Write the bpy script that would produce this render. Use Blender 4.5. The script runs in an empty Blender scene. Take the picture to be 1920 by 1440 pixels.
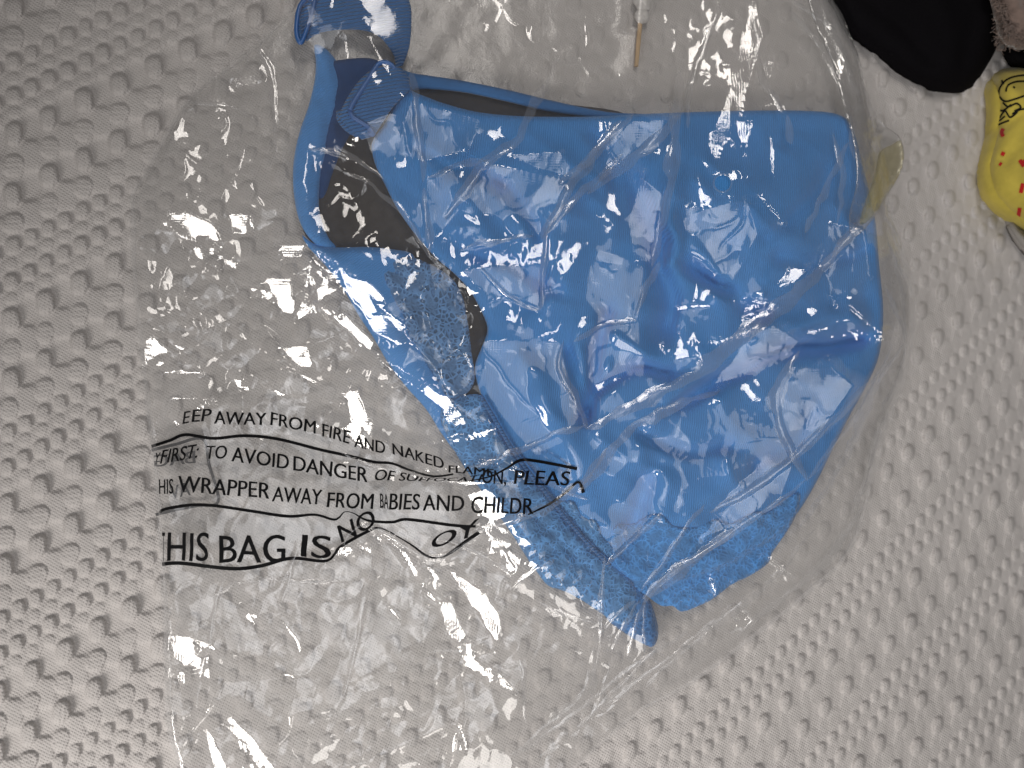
import bpy, bmesh, math, random
import numpy as np
from mathutils import Matrix, Vector
from mathutils.geometry import delaunay_2d_cdt

random.seed(7)
RNG = np.random.default_rng(11)
S = bpy.context.scene
COL = S.collection
MM = 0.001

# ------------------------------------------------------------------ camera
TAN = 0.65                       # half width of the view
H_CAM = 0.34
fw = np.array([math.tan(math.radians(12.0)), math.tan(math.radians(3.5)), -1.0]); fw /= np.linalg.norm(fw)
rt = np.cross(fw, [0, 1, 0]); rt /= np.linalg.norm(rt)
up = np.cross(rt, fw)
CAM = np.array([0.0, 0.0, H_CAM])
cam_d = bpy.data.cameras.new('camera'); cam = bpy.data.objects.new('camera', cam_d); COL.objects.link(cam)
cam_d.sensor_width = 36.0; cam_d.lens = 18.0 / TAN
cam_d.clip_start = 0.01; cam_d.clip_end = 20
cam.matrix_world = Matrix(((rt[0], up[0], -fw[0], CAM[0]), (rt[1], up[1], -fw[1], CAM[1]), (rt[2], up[2], -fw[2], CAM[2]), (0, 0, 0, 1)))
S.camera = cam

def ray(px, py):
    px = np.asarray(px, float); py = np.asarray(py, float)
    a = (px - 960) / 960 * TAN; b = (720 - py) / 960 * TAN
    return fw + a[..., None] * rt + b[..., None] * up
def W(px, py, zmm):
    """the point of the place seen at this spot of the photograph, at height zmm above the bed"""
    d = ray(px, py); z = np.asarray(zmm, float) * MM
    t = (z - H_CAM) / d[..., 2]
    return CAM + d * t[..., None]
def mm_per_px(px, py):
    d = ray(px, py)
    return (-H_CAM / d[..., 2]) * TAN / 960 / MM
cam_d.dof.use_dof = True
cam_d.dof.focus_distance = float((W(720, 820, 5) - CAM) @ fw)
cam_d.dof.aperture_fstop = 9.0

# ------------------------------------------------------------------ world and lamps
wd = bpy.data.worlds.new('World'); S.world = wd; wd.use_nodes = True
bg = wd.node_tree.nodes['Background']; bg.inputs[0].default_value = (1.0, 0.93, 0.86, 1); bg.inputs[1].default_value = 0.015

def slope_for(P, L):
    """slope of a film at P that mirrors a lamp at L into the lens"""
    v = CAM - P; v = v / np.linalg.norm(v, axis=-1, keepdims=True)
    l = L - P; l = l / np.linalg.norm(l, axis=-1, keepdims=True)
    n = v + l; n = n / np.linalg.norm(n, axis=-1, keepdims=True)
    return -n[..., 0] / n[..., 2], -n[..., 1] / n[..., 2]
def lamp_at(px, py, sx, sy, dist):
    P = W(px, py, 10); n = np.array([-sx, -sy, 1.0]); n /= np.linalg.norm(n)
    v = (CAM - P) / np.linalg.norm(CAM - P)
    return P + (2 * (v @ n) * n - v) * dist
def area(name, pos, target, sx, sy, radiance, col, spread=180):
    l = bpy.data.lights.new(name, 'AREA'); l.shape = 'RECTANGLE'; l.size = sx; l.size_y = sy
    h = math.radians(spread / 2); k = 1.0 if spread >= 180 else (math.tan(h) - h) / math.tan(h)
    l.energy = radiance * math.pi * sx * sy * k; l.color = col; l.spread = math.radians(spread)
    o = bpy.data.objects.new(name, l); COL.objects.link(o)
    o.location = pos
    o.rotation_euler = (Vector(target) - Vector(pos)).to_track_quat('-Z', 'Y').to_euler()
    return o
W1 = np.array([-0.31, -0.37, 0.30])
W2 = lamp_at(1390, 220, 0.32, -0.075, 0.9)
W3 = lamp_at(1180, 640, 0.20, 0.13, 0.65)
area('window_light', W1, (0.02, -0.18, 0), 0.15, 0.18, 27.0, (1.0, 0.95, 0.90), 112)
area('added_low_fill', (0.08, -0.47, 0.36), (0.25, -0.10, 0), 0.20, 0.20, 6.6, (1.0, 0.95, 0.90), 160)  # added lamp, lifts the bed towards the bottom right
area('added_glint_lamp', W2, W(1480, 330, 0), 0.18, 0.34, 15.5, (1.0, 0.94, 0.88), 66)  # added lamp for the glints on the upper right film
area('added_veil_panel', W3, (0.30, 0.04, 0), 0.36, 0.36, 1.9, (0.96, 0.97, 1.0), 110)  # added dim panel: pale veil on the film, fill on the right
W5 = lamp_at(560, 1080, 0.0, 0.0, 1.0)
area('added_overhead_panel', W5, W(560, 1080, 0), 0.34, 0.34, 2.4, (0.97, 0.97, 1.0), 50)  # added panel overhead, mirrored by the film around the print
S.view_settings.view_transform = 'Standard'; S.view_settings.look = 'None'
S.view_settings.exposure = 0.0; S.view_settings.gamma = 1.0
S.cycles.transparent_max_bounces = 24; S.cycles.max_bounces = 8
S.cycles.caustics_reflective = False; S.cycles.caustics_refractive = False
S.cycles.sample_clamp_indirect = 4.0
try:
    S.cycles.use_denoising = True; S.cycles.denoiser = 'OPENIMAGEDENOISE'
except Exception:
    pass

# ------------------------------------------------------------------ small helpers
def link(name, me, mat=None, parent=None, smooth=True):
    o = bpy.data.objects.new(name, me); COL.objects.link(o)
    if mat: me.materials.append(mat)
    if smooth and len(me.polygons): me.polygons.foreach_set('use_smooth', np.ones(len(me.polygons), bool))
    if parent: o.parent = parent
    return o
def tag(o, label=None, cat=None, kind=None):
    if label: o['label'] = label
    if cat: o['category'] = cat
    if kind: o['kind'] = kind
    return o
def thing(name, label, cat):
    o = bpy.data.objects.new(name, None); COL.objects.link(o); o.empty_display_size = 0.02
    return tag(o, label, cat)
def grid_mesh(name, P, keep=None):
    """P: rows x cols x 3"""
    R, C = P.shape[:2]
    idx = np.arange(R * C).reshape(R, C)
    f = np.stack([idx[:-1, :-1], idx[1:, :-1], idx[1:, 1:], idx[:-1, 1:]], -1)
    if keep is not None: f = f[keep]
    f = f.reshape(-1, 4)
    me = bpy.data.meshes.new(name)
    me.vertices.add(R * C); me.vertices.foreach_set('co', P.reshape(-1).astype(np.float32))
    n = len(f)
    me.loops.add(n * 4); me.loops.foreach_set('vertex_index', f.reshape(-1).astype(np.int32))
    me.polygons.add(n); me.polygons.foreach_set('loop_start', (np.arange(n) * 4).astype(np.int32))
    me.update(calc_edges=True)
    return me
def catmull(pts, n=6, closed=True):
    p = np.array(pts, float); N = len(p); out = []
    for i in range(N if closed else N - 1):
        if closed: a, b, c, d = p[(i - 1) % N], p[i], p[(i + 1) % N], p[(i + 2) % N]
        else: a, b, c, d = p[max(i - 1, 0)], p[i], p[i + 1], p[min(i + 2, N - 1)]
        for k in range(n):
            t = k / n
            out.append(0.5 * (2 * b + (c - a) * t + (2 * a - 5 * b + 4 * c - d) * t * t + (3 * b - a - 3 * c + d) * t ** 3))
    if not closed: out.append(p[-1])
    return np.array(out)
def seg_dist(x, y, line, closed=False):
    """distance to a polyline; also the running place along it 0..1"""
    L = np.array(line, float)
    if closed: L = np.vstack([L, L[:1]])
    best = np.full(np.shape(x), 1e9); along = np.zeros(np.shape(x))
    n = len(L) - 1
    for i in range(n):
        a, b = L[i], L[i + 1]; d = b - a; q = max(d @ d, 1e-9)
        t = np.clip(((x - a[0]) * d[0] + (y - a[1]) * d[1]) / q, 0, 1)
        r = np.hypot(x - a[0] - t * d[0], y - a[1] - t * d[1])
        m = r < best
        best = np.where(m, r, best); along = np.where(m, (i + t) / n, along)
    return best, along
def inside(x, y, poly):
    P = np.array(poly, float); c = np.zeros(np.shape(x), bool); j = len(P) - 1
    for i in range(len(P)):
        xi, yi = P[i]; xj, yj = P[j]
        if yi != yj:
            c ^= ((yi > y) != (yj > y)) & (x < (xj - xi) * (y - yi) / (yj - yi) + xi)
        j = i
    return c
def blur(a, n):
    for _ in range(n):
        p = np.pad(a, 1, mode='edge')
        a = (p[:-2, 1:-1] + p[2:, 1:-1] + p[1:-1, :-2] + p[1:-1, 2:] + 2 * p[1:-1, 1:-1]) / 6
    return a
def sstep(x): x = np.clip(x, 0, 1); return x * x * (3 - 2 * x)
def vnoise(x, y, s, seed):
    """smooth value noise, -1..1"""
    r = np.random.default_rng(seed).uniform(-1, 1, (256, 256))
    X = np.asarray(x) / s + 100; Y = np.asarray(y) / s + 100
    i = np.floor(X).astype(int); j = np.floor(Y).astype(int); u = sstep(X - i); v = sstep(Y - j)
    g = lambda a, b: r[a % 256, b % 256]
    return (g(i, j) * (1 - u) + g(i + 1, j) * u) * (1 - v) + (g(i, j + 1) * (1 - u) + g(i + 1, j + 1) * u) * v
def bilinear(A, x0, y0, st, px, py):
    X = np.clip((np.asarray(px) - x0) / st, 0, A.shape[1] - 1.001); Y = np.clip((np.asarray(py) - y0) / st, 0, A.shape[0] - 1.001)
    i = X.astype(int); j = Y.astype(int); u = X - i; v = Y - j
    return (A[j, i] * (1 - u) + A[j, i + 1] * u) * (1 - v) + (A[j + 1, i] * (1 - u) + A[j + 1, i + 1] * u) * v

# ------------------------------------------------------------------ materials
def new_mat(name):
    m = bpy.data.materials.new(name); m.use_nodes = True
    nt = m.node_tree; return m, nt, nt.nodes['Principled BSDF']
def N(nt, t, **kw):
    n = nt.nodes.new(t)
    for k, v in kw.items(): setattr(n, k, v)
    return n
def setv(node, **kw):
    for k, v in kw.items(): node.inputs[k].default_value = v
def fabric(name, col, rough=0.75, weave=900, bump=0.25, sheen=0.25, mottle=0.08, spec=0.25, rot=0.0, kind='wave'):
    m, nt, p = new_mat(name)
    tc = N(nt, 'ShaderNodeTexCoord'); mp = N(nt, 'ShaderNodeMapping'); mp.inputs['Rotation'].default_value = (0, 0, rot)
    nt.links.new(tc.outputs['Object'], mp.inputs[0])
    nz = N(nt, 'ShaderNodeTexNoise'); setv(nz, Scale=38.0, Detail=4.0)
    nt.links.new(mp.outputs[0], nz.inputs['Vector'])
    if kind == 'wave':
        w = N(nt, 'ShaderNodeTexWave'); setv(w, Scale=weave, Distortion=1.2, Detail=1.0)
        w.inputs['Detail Scale'].default_value = 2.0
        ww = w.outputs['Fac']
    else:
        w = N(nt, 'ShaderNodeTexNoise'); setv(w, Scale=weave, Detail=3.0); ww = w.outputs['Fac']
    nt.links.new(mp.outputs[0], w.inputs['Vector'])
    mixf = N(nt, 'ShaderNodeMath', operation='MULTIPLY_ADD'); mixf.inputs[1].default_value = 0.5
    nt.links.new(ww, mixf.inputs[0]); nt.links.new(nz.outputs['Fac'], mixf.inputs[2])
    cr = N(nt, 'ShaderNodeMapRange'); setv(cr, **{'From Min': 0.3, 'From Max': 1.1, 'To Min': 1 - mottle * 2, 'To Max': 1 + mottle})
    nt.links.new(mixf.outputs[0], cr.inputs['Value'])
    mx = N(nt, 'ShaderNodeVectorMath', operation='SCALE'); mx.inputs[0].default_value = col[:3]
    nt.links.new(cr.outputs[0], mx.inputs['Scale']); nt.links.new(mx.outputs[0], p.inputs['Base Color'])
    b = N(nt, 'ShaderNodeBump'); setv(b, Strength=bump, Distance=0.0004)
    nt.links.new(ww, b.inputs['Height']); nt.links.new(b.outputs[0], p.inputs['Normal'])
    setv(p, Roughness=rough); p.inputs['Sheen Weight'].default_value = sheen; p.inputs['Specular IOR Level'].default_value = spec
    return m
BLUE = (0.055, 0.275, 0.700)
M_bed = fabric('quilted cotton', (0.57, 0.545, 0.532), 0.9, 420, 0.35, 0.1, 0.05, 0.15, kind='noise')
def weave_grain(m, col, period, rots, strength, dist):
    """two crossing sets of yarn as relief"""
    nt = m.node_tree; p = nt.nodes['Principled BSDF']; tc = nt.nodes['Texture Coordinate']; hs = []
    for r_ in rots:
        mp = N(nt, 'ShaderNodeMapping'); mp.inputs['Rotation'].default_value = (0, 0, r_); nt.links.new(tc.outputs['Object'], mp.inputs[0])
        w = N(nt, 'ShaderNodeTexWave'); setv(w, Scale=0.314 / period, Distortion=1.5, Detail=2.0); w.inputs['Detail Scale'].default_value = 1.5
        nt.links.new(mp.outputs[0], w.inputs['Vector']); hs.append(w.outputs['Fac'])
    mu = N(nt, 'ShaderNodeMath', operation='MULTIPLY' if len(hs) > 1 else 'MAXIMUM'); nt.links.new(hs[0], mu.inputs[0]); nt.links.new(hs[-1], mu.inputs[1])
    b = N(nt, 'ShaderNodeBump'); setv(b, Strength=strength, Distance=dist)
    nt.links.new(mu.outputs[0], b.inputs['Height']); nt.links.new(p.inputs['Normal'].links[0].from_socket, b.inputs['Normal']); nt.links.new(b.outputs[0], p.inputs['Normal'])
weave_grain(M_bed, None, .0011, (0.35, -1.0), 0.45, 0.0005)
M_satin = fabric('blue satin', BLUE, 0.55, 700, 0.35, 0.25, 0.09, 0.35, rot=1.35)
M_wing = fabric('blue wing knit', (0.085, 0.31, 0.74), 0.6, 600, 0.3, 0.3, 0.08, 0.3, rot=0.4)
M_elastic = fabric('blue ribbed elastic', (0.045, 0.18, 0.47), 0.7, 500, 0.4, 0.4, 0.12, 0.2, kind='noise')
M_band = fabric('deep blue satin', (0.038, 0.17, 0.44), 0.7, 500, 0.3, 0.3, 0.12, 0.2, kind='noise')
M_blue_shade = fabric('shaded blue jersey', (0.020, 0.065, 0.20), 0.85, 400, 0.3, 0.3, 0.15, 0.1, kind='noise')  # blue cloth darkened by the shade painted into it
weave_grain(M_elastic, None, .0014, (1.3,), 0.9, 0.0008)
weave_grain(M_satin, None, .0010, (0.12,), 0.45, 0.0004)
weave_grain(M_wing, None, .0010, (0.9,), 0.4, 0.0004)
M_lining_shade = fabric('shaded lining', (0.066, 0.060, 0.058), 0.8, 300, 0.5, 0.1, 0.3, 0.2, kind='noise')  # lining cloth, its dark tone holds the shade of the hollow
M_black = fabric('black jersey', (0.006, 0.0055, 0.0068), 0.95, 500, 0.3, 0.0, 0.1, 0.05, kind='noise')
M_yellow = fabric('yellow knit', (0.62, 0.50, 0.085), 0.9, 300, 0.4, 0.3, 0.12, 0.1, kind='noise')
M_red = fabric('red print', (0.55, 0.02, 0.02), 0.85, 300, 0.3, 0.1, 0.1, 0.15, kind='noise')
M_inkcloth = fabric('black print on cloth', (0.012, 0.012, 0.012), 0.9, 300, 0.3, 0.0, 0.1, 0.1, kind='noise')
M_fleece = fabric('taupe fleece', (0.27, 0.20, 0.17), 0.95, 300, 0.6, 0.5, 0.2, 0.05, kind='noise')
M_grey = fabric('grey knit', (0.35, 0.33, 0.31), 0.9, 300, 0.4, 0.1, 0.1, 0.1, kind='noise')
M_cotton = fabric('cotton wool', (0.66, 0.64, 0.62), 0.95, 900, 0.6, 0.3, 0.06, 0.05, kind='noise')
M_wood = fabric('pale wood', (0.62, 0.42, 0.22), 0.6, 300, 0.3, 0.0, 0.12, 0.3)
m, nt, p = new_mat('blue nylon'); M_nylon = m
setv(p, Roughness=0.3); p.inputs['Base Color'].default_value = (0.05, 0.15, 0.42, 1)
nz = N(nt, 'ShaderNodeTexNoise'); setv(nz, Scale=400.0); bb = N(nt, 'ShaderNodeBump'); setv(bb, Strength=0.1, Distance=0.0002)
nt.links.new(nz.outputs['Fac'], bb.inputs['Height']); nt.links.new(bb.outputs[0], p.inputs['Normal'])

def lace_mat(name, col, hole, scale):
    """floral lace: a net of cells whose middles are open, with dense petals"""
    m, nt, p = new_mat(name)
    tc = N(nt, 'ShaderNodeTexCoord')
    nz0 = N(nt, 'ShaderNodeTexNoise'); setv(nz0, Scale=90.0, Detail=2.0)
    nt.links.new(tc.outputs['Object'], nz0.inputs['Vector'])
    ad = N(nt, 'ShaderNodeVectorMath', operation='MULTIPLY_ADD'); ad.inputs[1].default_value = (0.006, 0.006, 0.0)
    nt.links.new(nz0.outputs['Color'], ad.inputs[0]); nt.links.new(tc.outputs['Object'], ad.inputs[2])
    v = N(nt, 'ShaderNodeTexVoronoi', feature='DISTANCE_TO_EDGE'); setv(v, Scale=scale)
    nt.links.new(ad.outputs[0], v.inputs['Vector'])
    v2 = N(nt, 'ShaderNodeTexVoronoi', feature='DISTANCE_TO_EDGE'); setv(v2, Scale=scale / 4.0)
    nt.links.new(ad.outputs[0], v2.inputs['Vector'])
    # petals: broad cells of the coarse net that are woven shut
    pet = N(nt, 'ShaderNodeMapRange'); setv(pet, **{'From Min': 0.10, 'From Max': 0.22, 'To Min': 0.0, 'To Max': 1.0})
    nt.links.new(v2.outputs['Distance'], pet.inputs['Value'])
    op = N(nt, 'ShaderNodeMapRange'); setv(op, **{'From Min': 0.10, 'From Max': 0.16, 'To Min': 0.0, 'To Max': 1.0})
    nt.links.new(v.outputs['Distance'], op.inputs['Value'])
    notpet = N(nt, 'ShaderNodeMath', operation='SUBTRACT'); notpet.inputs[0].default_value = 1.0
    nt.links.new(pet.outputs[0], notpet.inputs[1])
    op2 = N(nt, 'ShaderNodeMath', operation='MULTIPLY'); nt.links.new(op.outputs[0], op2.inputs[0]); nt.links.new(notpet.outputs[0], op2.inputs[1])
    fac = N(nt, 'ShaderNodeMath', operation='MULTIPLY'); nt.links.new(op2.outputs[0], fac.inputs[0]); fac.inputs[1].default_value = hole
    tr = N(nt, 'ShaderNodeBsdfTransparent'); mix = N(nt, 'ShaderNodeMixShader')
    nt.links.new(fac.outputs[0], mix.inputs[0]); nt.links.new(p.outputs[0], mix.inputs[1]); nt.links.new(tr.outputs[0], mix.inputs[2])
    nt.links.new(mix.outputs[0], nt.nodes['Material Output'].inputs[0])
    b = N(nt, 'ShaderNodeBump', invert=True); setv(b, Strength=0.8, Distance=0.0009)
    sm = N(nt, 'ShaderNodeMath', operation='ADD'); nt.links.new(v.outputs['Distance'], sm.inputs[0]); nt.links.new(v2.outputs['Distance'], sm.inputs[1])
    nt.links.new(sm.outputs[0], b.inputs['Height']); nt.links.new(b.outputs[0], p.inputs['Normal'])
    hs = N(nt, 'ShaderNodeMapRange'); setv(hs, **{'From Min': 0.0, 'From Max': 0.25, 'To Min': 1.25, 'To Max': 0.75})
    nt.links.new(v2.outputs['Distance'], hs.inputs['Value'])
    mx = N(nt, 'ShaderNodeVectorMath', operation='SCALE'); mx.inputs[0].default_value = col[:3]
    nt.links.new(hs.outputs[0], mx.inputs['Scale']); nt.links.new(mx.outputs[0], p.inputs['Base Color'])
    setv(p, Roughness=0.8); p.inputs['Sheen Weight'].default_value = 0.3
    return m
M_lace = lace_mat('blue lace', (0.095, 0.29, 0.62), 0.55, 520)
M_lace_open = lace_mat('open pale lace', (0.11, 0.25, 0.50), 0.7, 480)
M_lace_foot = lace_mat('blue lace over satin', (0.060, 0.27, 0.66), 0.4, 520)
M_lace_dark = lace_mat('deep blue lace', (0.05, 0.20, 0.50), 0.45, 520)

def film_mat(name, haze, gain, rough, crinkle, tint=(0.995, 0.995, 0.993), hazecol=(0.52, 0.52, 0.53)):
    m, nt, p = new_mat(name); nt.nodes.remove(p)
    lw = N(nt, 'ShaderNodeLayerWeight'); lw.inputs['Blend'].default_value = 0.5
    pw = N(nt, 'ShaderNodeMath', operation='POWER'); pw.inputs[1].default_value = 5.0
    nt.links.new(lw.outputs['Facing'], pw.inputs[0])
    ma = N(nt, 'ShaderNodeMath', operation='MULTIPLY_ADD', use_clamp=True); ma.inputs[1].default_value = 0.6; ma.inputs[2].default_value = 0.05 * gain
    nt.links.new(pw.outputs[0], ma.inputs[0])
    tr = N(nt, 'ShaderNodeBsdfTransparent'); tr.inputs[0].default_value = (*tint, 1)
    gl = N(nt, 'ShaderNodeBsdfGlossy'); gl.inputs['Roughness'].default_value = rough; gl.inputs['Color'].default_value = (1, 1, 1, 1)
    df0 = N(nt, 'ShaderNodeBsdfDiffuse'); df0.inputs[0].default_value = (*hazecol, 1)
    tl = N(nt, 'ShaderNodeBsdfTranslucent'); tl.inputs[0].default_value = (*hazecol, 1)
    df = N(nt, 'ShaderNodeAddShader'); nt.links.new(df0.outputs[0], df.inputs[0]); nt.links.new(tl.outputs[0], df.inputs[1])
    tc = N(nt, 'ShaderNodeTexCoord')
    n1 = N(nt, 'ShaderNodeTexNoise'); setv(n1, Scale=140.0, Detail=4.0, Roughness=0.6, Distortion=0.6)
    nt.links.new(tc.outputs['Object'], n1.inputs['Vector'])
    b = N(nt, 'ShaderNodeBump'); setv(b, Strength=crinkle, Distance=0.0012)
    nt.links.new(n1.outputs['Fac'], b.inputs['Height'])
    for s in (gl, lw): nt.links.new(b.outputs[0], s.inputs['Normal'])
    m1 = N(nt, 'ShaderNodeMixShader'); m1.inputs[0].default_value = haze
    nt.links.new(tr.outputs[0], m1.inputs[1]); nt.links.new(df.outputs[0], m1.inputs[2])
    m2 = N(nt, 'ShaderNodeMixShader')
    nt.links.new(ma.outputs[0], m2.inputs[0]); nt.links.new(m1.outputs[0], m2.inputs[1]); nt.links.new(gl.outputs[0], m2.inputs[2])
    nt.links.new(m2.outputs[0], nt.nodes['Material Output'].inputs[0])
    return m
M_film = film_mat('clear polythene', 0.085, 1.3, 0.06, 0.05)
M_filmback = film_mat('clear polythene back', 0.06, 0.5, 0.2, 0.3)
M_pleat = film_mat('doubled polythene', 0.15, 1.4, 0.16, 0.4)
M_flap = film_mat('flap polythene', 0.10, 2.2, 0.12, 0.5)
M_glue = film_mat('yellowed adhesive', 0.10, 1.5, 0.2, 0.5, tint=(0.98, 0.97, 0.90), hazecol=(0.54, 0.51, 0.37))
m, nt, p = new_mat('black ink'); M_ink = m
setv(p, Roughness=0.6); p.inputs['Specular IOR Level'].default_value = 0.12; p.inputs['Base Color'].default_value = (0.004, 0.004, 0.005, 1)
m, nt, p = new_mat('faded ink'); M_inkback = m
setv(p, Roughness=0.7); p.inputs['Base Color'].default_value = (0.09, 0.09, 0.095, 1)

# ------------------------------------------------------------------ outlines seen in the photograph
BAG_L = [(640, -200), (600, -60), (570, 0), (480, 85), (410, 140), (350, 190), (300, 270), (262, 340), (246, 368), (248, 420), (250, 520), (262, 640), (275, 760), (286, 840), (296, 950), (304, 1060), (308, 1180), (310, 1300), (318, 1380), (336, 1445), (350, 1620)]
BAG_R = [(1540, -200), (1550, -60), (1562, 0), (1586, 50), (1606, 105), (1624, 170), (1640, 235), (1652, 300), (1668, 380), (1690, 460), (1712, 535), (1716, 610), (1700, 700), (1668, 790), (1640, 880), (1622, 960), (1585, 1045), (1500, 1125), (1400, 1205), (1290, 1285), (1200, 1335), (1080, 1440), (900, 1620)]
def edge_x(e, py):
    a = catmull(e, 6, False); o = np.argsort(a[:, 1]); return np.interp(py, a[o, 1], a[o, 0])
def bag_mask(px, py, feather=30):
    return sstep((px - edge_x(BAG_L, py)) / feather + .5) * sstep((edge_x(BAG_R, py) - px) / feather + .5)

# ------------------------------------------------------------------ bedspread
# lattice of the weave: local row step e1 and column step e2 (px) at places of the photograph
LAT = [((150, 150), (33, -15), (-1, 33)), ((100, 850), (32, -19), (-1, 33)), ((150, 1300), (30.5, -20), (-2, 32.5)),
       ((1400, 1250), (21.5, -21.5), (-3, 28)), ((1740, 1200), (19.8, -19.5), (-3, 26.5)), ((1750, 800), (19.6, -17.5), (-3, 26)),
       ((1720, 270), (18.5, -15), (-2, 25)), ((900, 300), (26, -16), (-1, 30)), ((900, 1300), (26, -21), (-2, 30))]
def quad_terms(x, y):
    x = np.asarray(x, float) / 1000; y = np.asarray(y, float) / 1000
    return np.stack([np.ones_like(x), x, y, x * x, x * y, y * y, x ** 3, x * x * y], -1)
def quad_grad(x, y):
    x /= 1000; y /= 1000
    return np.array([[0, 1, 0, 2 * x, y, 0, 3 * x * x, 2 * x * y], [0, 0, 1, 0, x, 2 * y, 0, x * x]]) / 1000
rows, ri, rj = [], [], []
for (c, e1, e2) in LAT:
    Ji = np.linalg.inv(np.array([e1, e2], float).T)
    g = quad_grad(float(c[0]), float(c[1]))
    for k in range(2):
        rows.append(g[k]); ri.append(Ji[0, k]); rj.append(Ji[1, k])
A = np.array(rows) * 1000
def fit(r, anchors):
    AA = np.vstack([A] + [quad_terms(a[0], a[1])[None] * 3 for a in anchors]); rr = np.concatenate([np.array(r) * 1000, [a[2] * 3 for a in anchors]])
    return np.linalg.lstsq(AA, rr, rcond=None)[0]
PER = 10.4
CI = fit(ri, [(93, 85, 0.0)]); CJ = fit(rj, [(93, 85, 0.0), (101, 760, 2 * PER)])
ROWS = [(0.0, 'a'), (0.95, 'b'), (1.95, 'a'), (2.92, 'b'), (4.15, 'A'), (5.85, 'B'), (7.5, 'A'), (9.1, 'B')]
def swell(px, py):
    return 0.9 * vnoise(px, py, 260, 3) + 0.35 * vnoise(px, py, 90, 4)
def bed_height(px, py):
    i = quad_terms(px, py) @ CI; j = quad_terms(px, py) @ CJ
    i = i + 0.07 * vnoise(px, py, 45, 21); j = j + 0.07 * vnoise(px, py, 45, 22)
    h = np.zeros_like(i); far = sstep((px - 850) / 650); shear = .46 + .3 * np.clip(px / 1920, 0, 1)
    jm = np.mod(j, PER)
    for r, k in ROWS:
        for per in (-1, 0, 1):
            dj = jm - r - per * PER
            big = k in 'AB'
            st = 2.0 if big else 1.0
            q = np.round((i) / st) ; di = i - q * st
            # uneven floats: every one a little different
            hsh = np.sin(q * 12.9898 + (np.floor(j / PER + 1e-6 - (r / PER) + .5)) * 78.233 + r * 37.7) * 43758.5453; hsh = hsh - np.floor(hsh)
            x = di; y = dj - shear * di
            if k == 'a': ax, ay, H = .43, .45, 1.25
            elif k == 'b': ax, ay, H = .35, .33, .6
            elif k == 'A': ax, ay, H = .57, .66, 1.9
            else: ax, ay, H = .57, .60, 1.15
            ax = ax * (.9 + .2 * hsh); H = H * (.8 + .4 * hsh) * (1.08 - .22 * np.clip(px / 1920, 0, 1)) * (1 - (.72 if k in 'bB' else 0) * far)
            rr = (np.abs(x / ax) ** 2.4 + np.abs(y / ay) ** 2.4)
            d = np.clip(1 - rr ** 1.3, 0, 1) ** (.42 + .2 * far)
            rib = np.cos(2 * np.pi * (x if k in 'aA' else y) / (ax if k in 'aA' else ay) * (2.1 if big else 1.5) + hsh * 4)
            ribn = .5 + .5 * vnoise(px, py, 7, 31)
            h = h + H * d * (1 + .08 * rib * (.3 + ribn))
            if big:                                   # the flat lozenges between the floats swell or sink
                dx = (i - 1) - np.round((i - 1) / 2) * 2
                yy = dj - shear * dx
                lo = np.clip(1 - (np.abs(dx / .66) ** 2.6 + np.abs(yy / .92) ** 2.6), 0, 1) ** .6
                h = h + (0.75 if k == 'B' else -0.9) * sstep(lo) * (1 - .55 * far)
            else:
                dx = (i - .5) - np.round(i - .5); yy = dj - shear * dx
                lo = np.clip(1 - (np.abs(dx / .3) ** 2 + np.abs(yy / .45) ** 2), 0, 1)
                h = h + (0.3 if k == 'b' else -0.45) * sstep(lo) * (1 - .6 * far)
    return h
BX0, BX1, BY0, BY1, BST = -200, 2120, -200, 1640, 2.4
gx, gy = np.meshgrid(np.arange(BX0, BX1 + .1, BST), np.arange(BY0, BY1 + .1, BST))
hb = bed_height(gx, gy)
bm_ = bag_mask(gx, gy)
hb = hb * (1 - .42 * bm_) + swell(gx, gy) * (1 - .5 * bm_) + 0.03 * RNG.standard_normal(gx.shape)
e = np.minimum.reduce([gx - BX0, BX1 - gx, gy - BY0, BY1 - gy]) / 60; e = sstep(e)
hb *= e
me = grid_mesh('bedspread', W(gx, gy, hb - 1.0))
bed = tag(link('bedspread', me, M_bed), 'pale grey quilted bedspread with raised woven floats, spread under everything', 'bedspread', 'structure')
# the bed goes on beyond the close-up
rim = [(BX0, BY0), (BX1, BY0), (BX1, BY1), (BX0, BY1)]
inn = [W(x, y, -1.0) for x, y in rim]
cx_ = sum(inn) / 4
out = [cx_ + (v - cx_) * 5 for v in inn]
me = bpy.data.meshes.new('bedspread_rest')
me.from_pydata([tuple(v - np.array([0, 0, 0.0002])) for v in inn + out], [], [(k, (k + 1) % 4, 4 + (k + 1) % 4, 4 + k) for k in range(4)])
o = link('bedspread_border', me, M_bed, bed, False)

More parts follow.
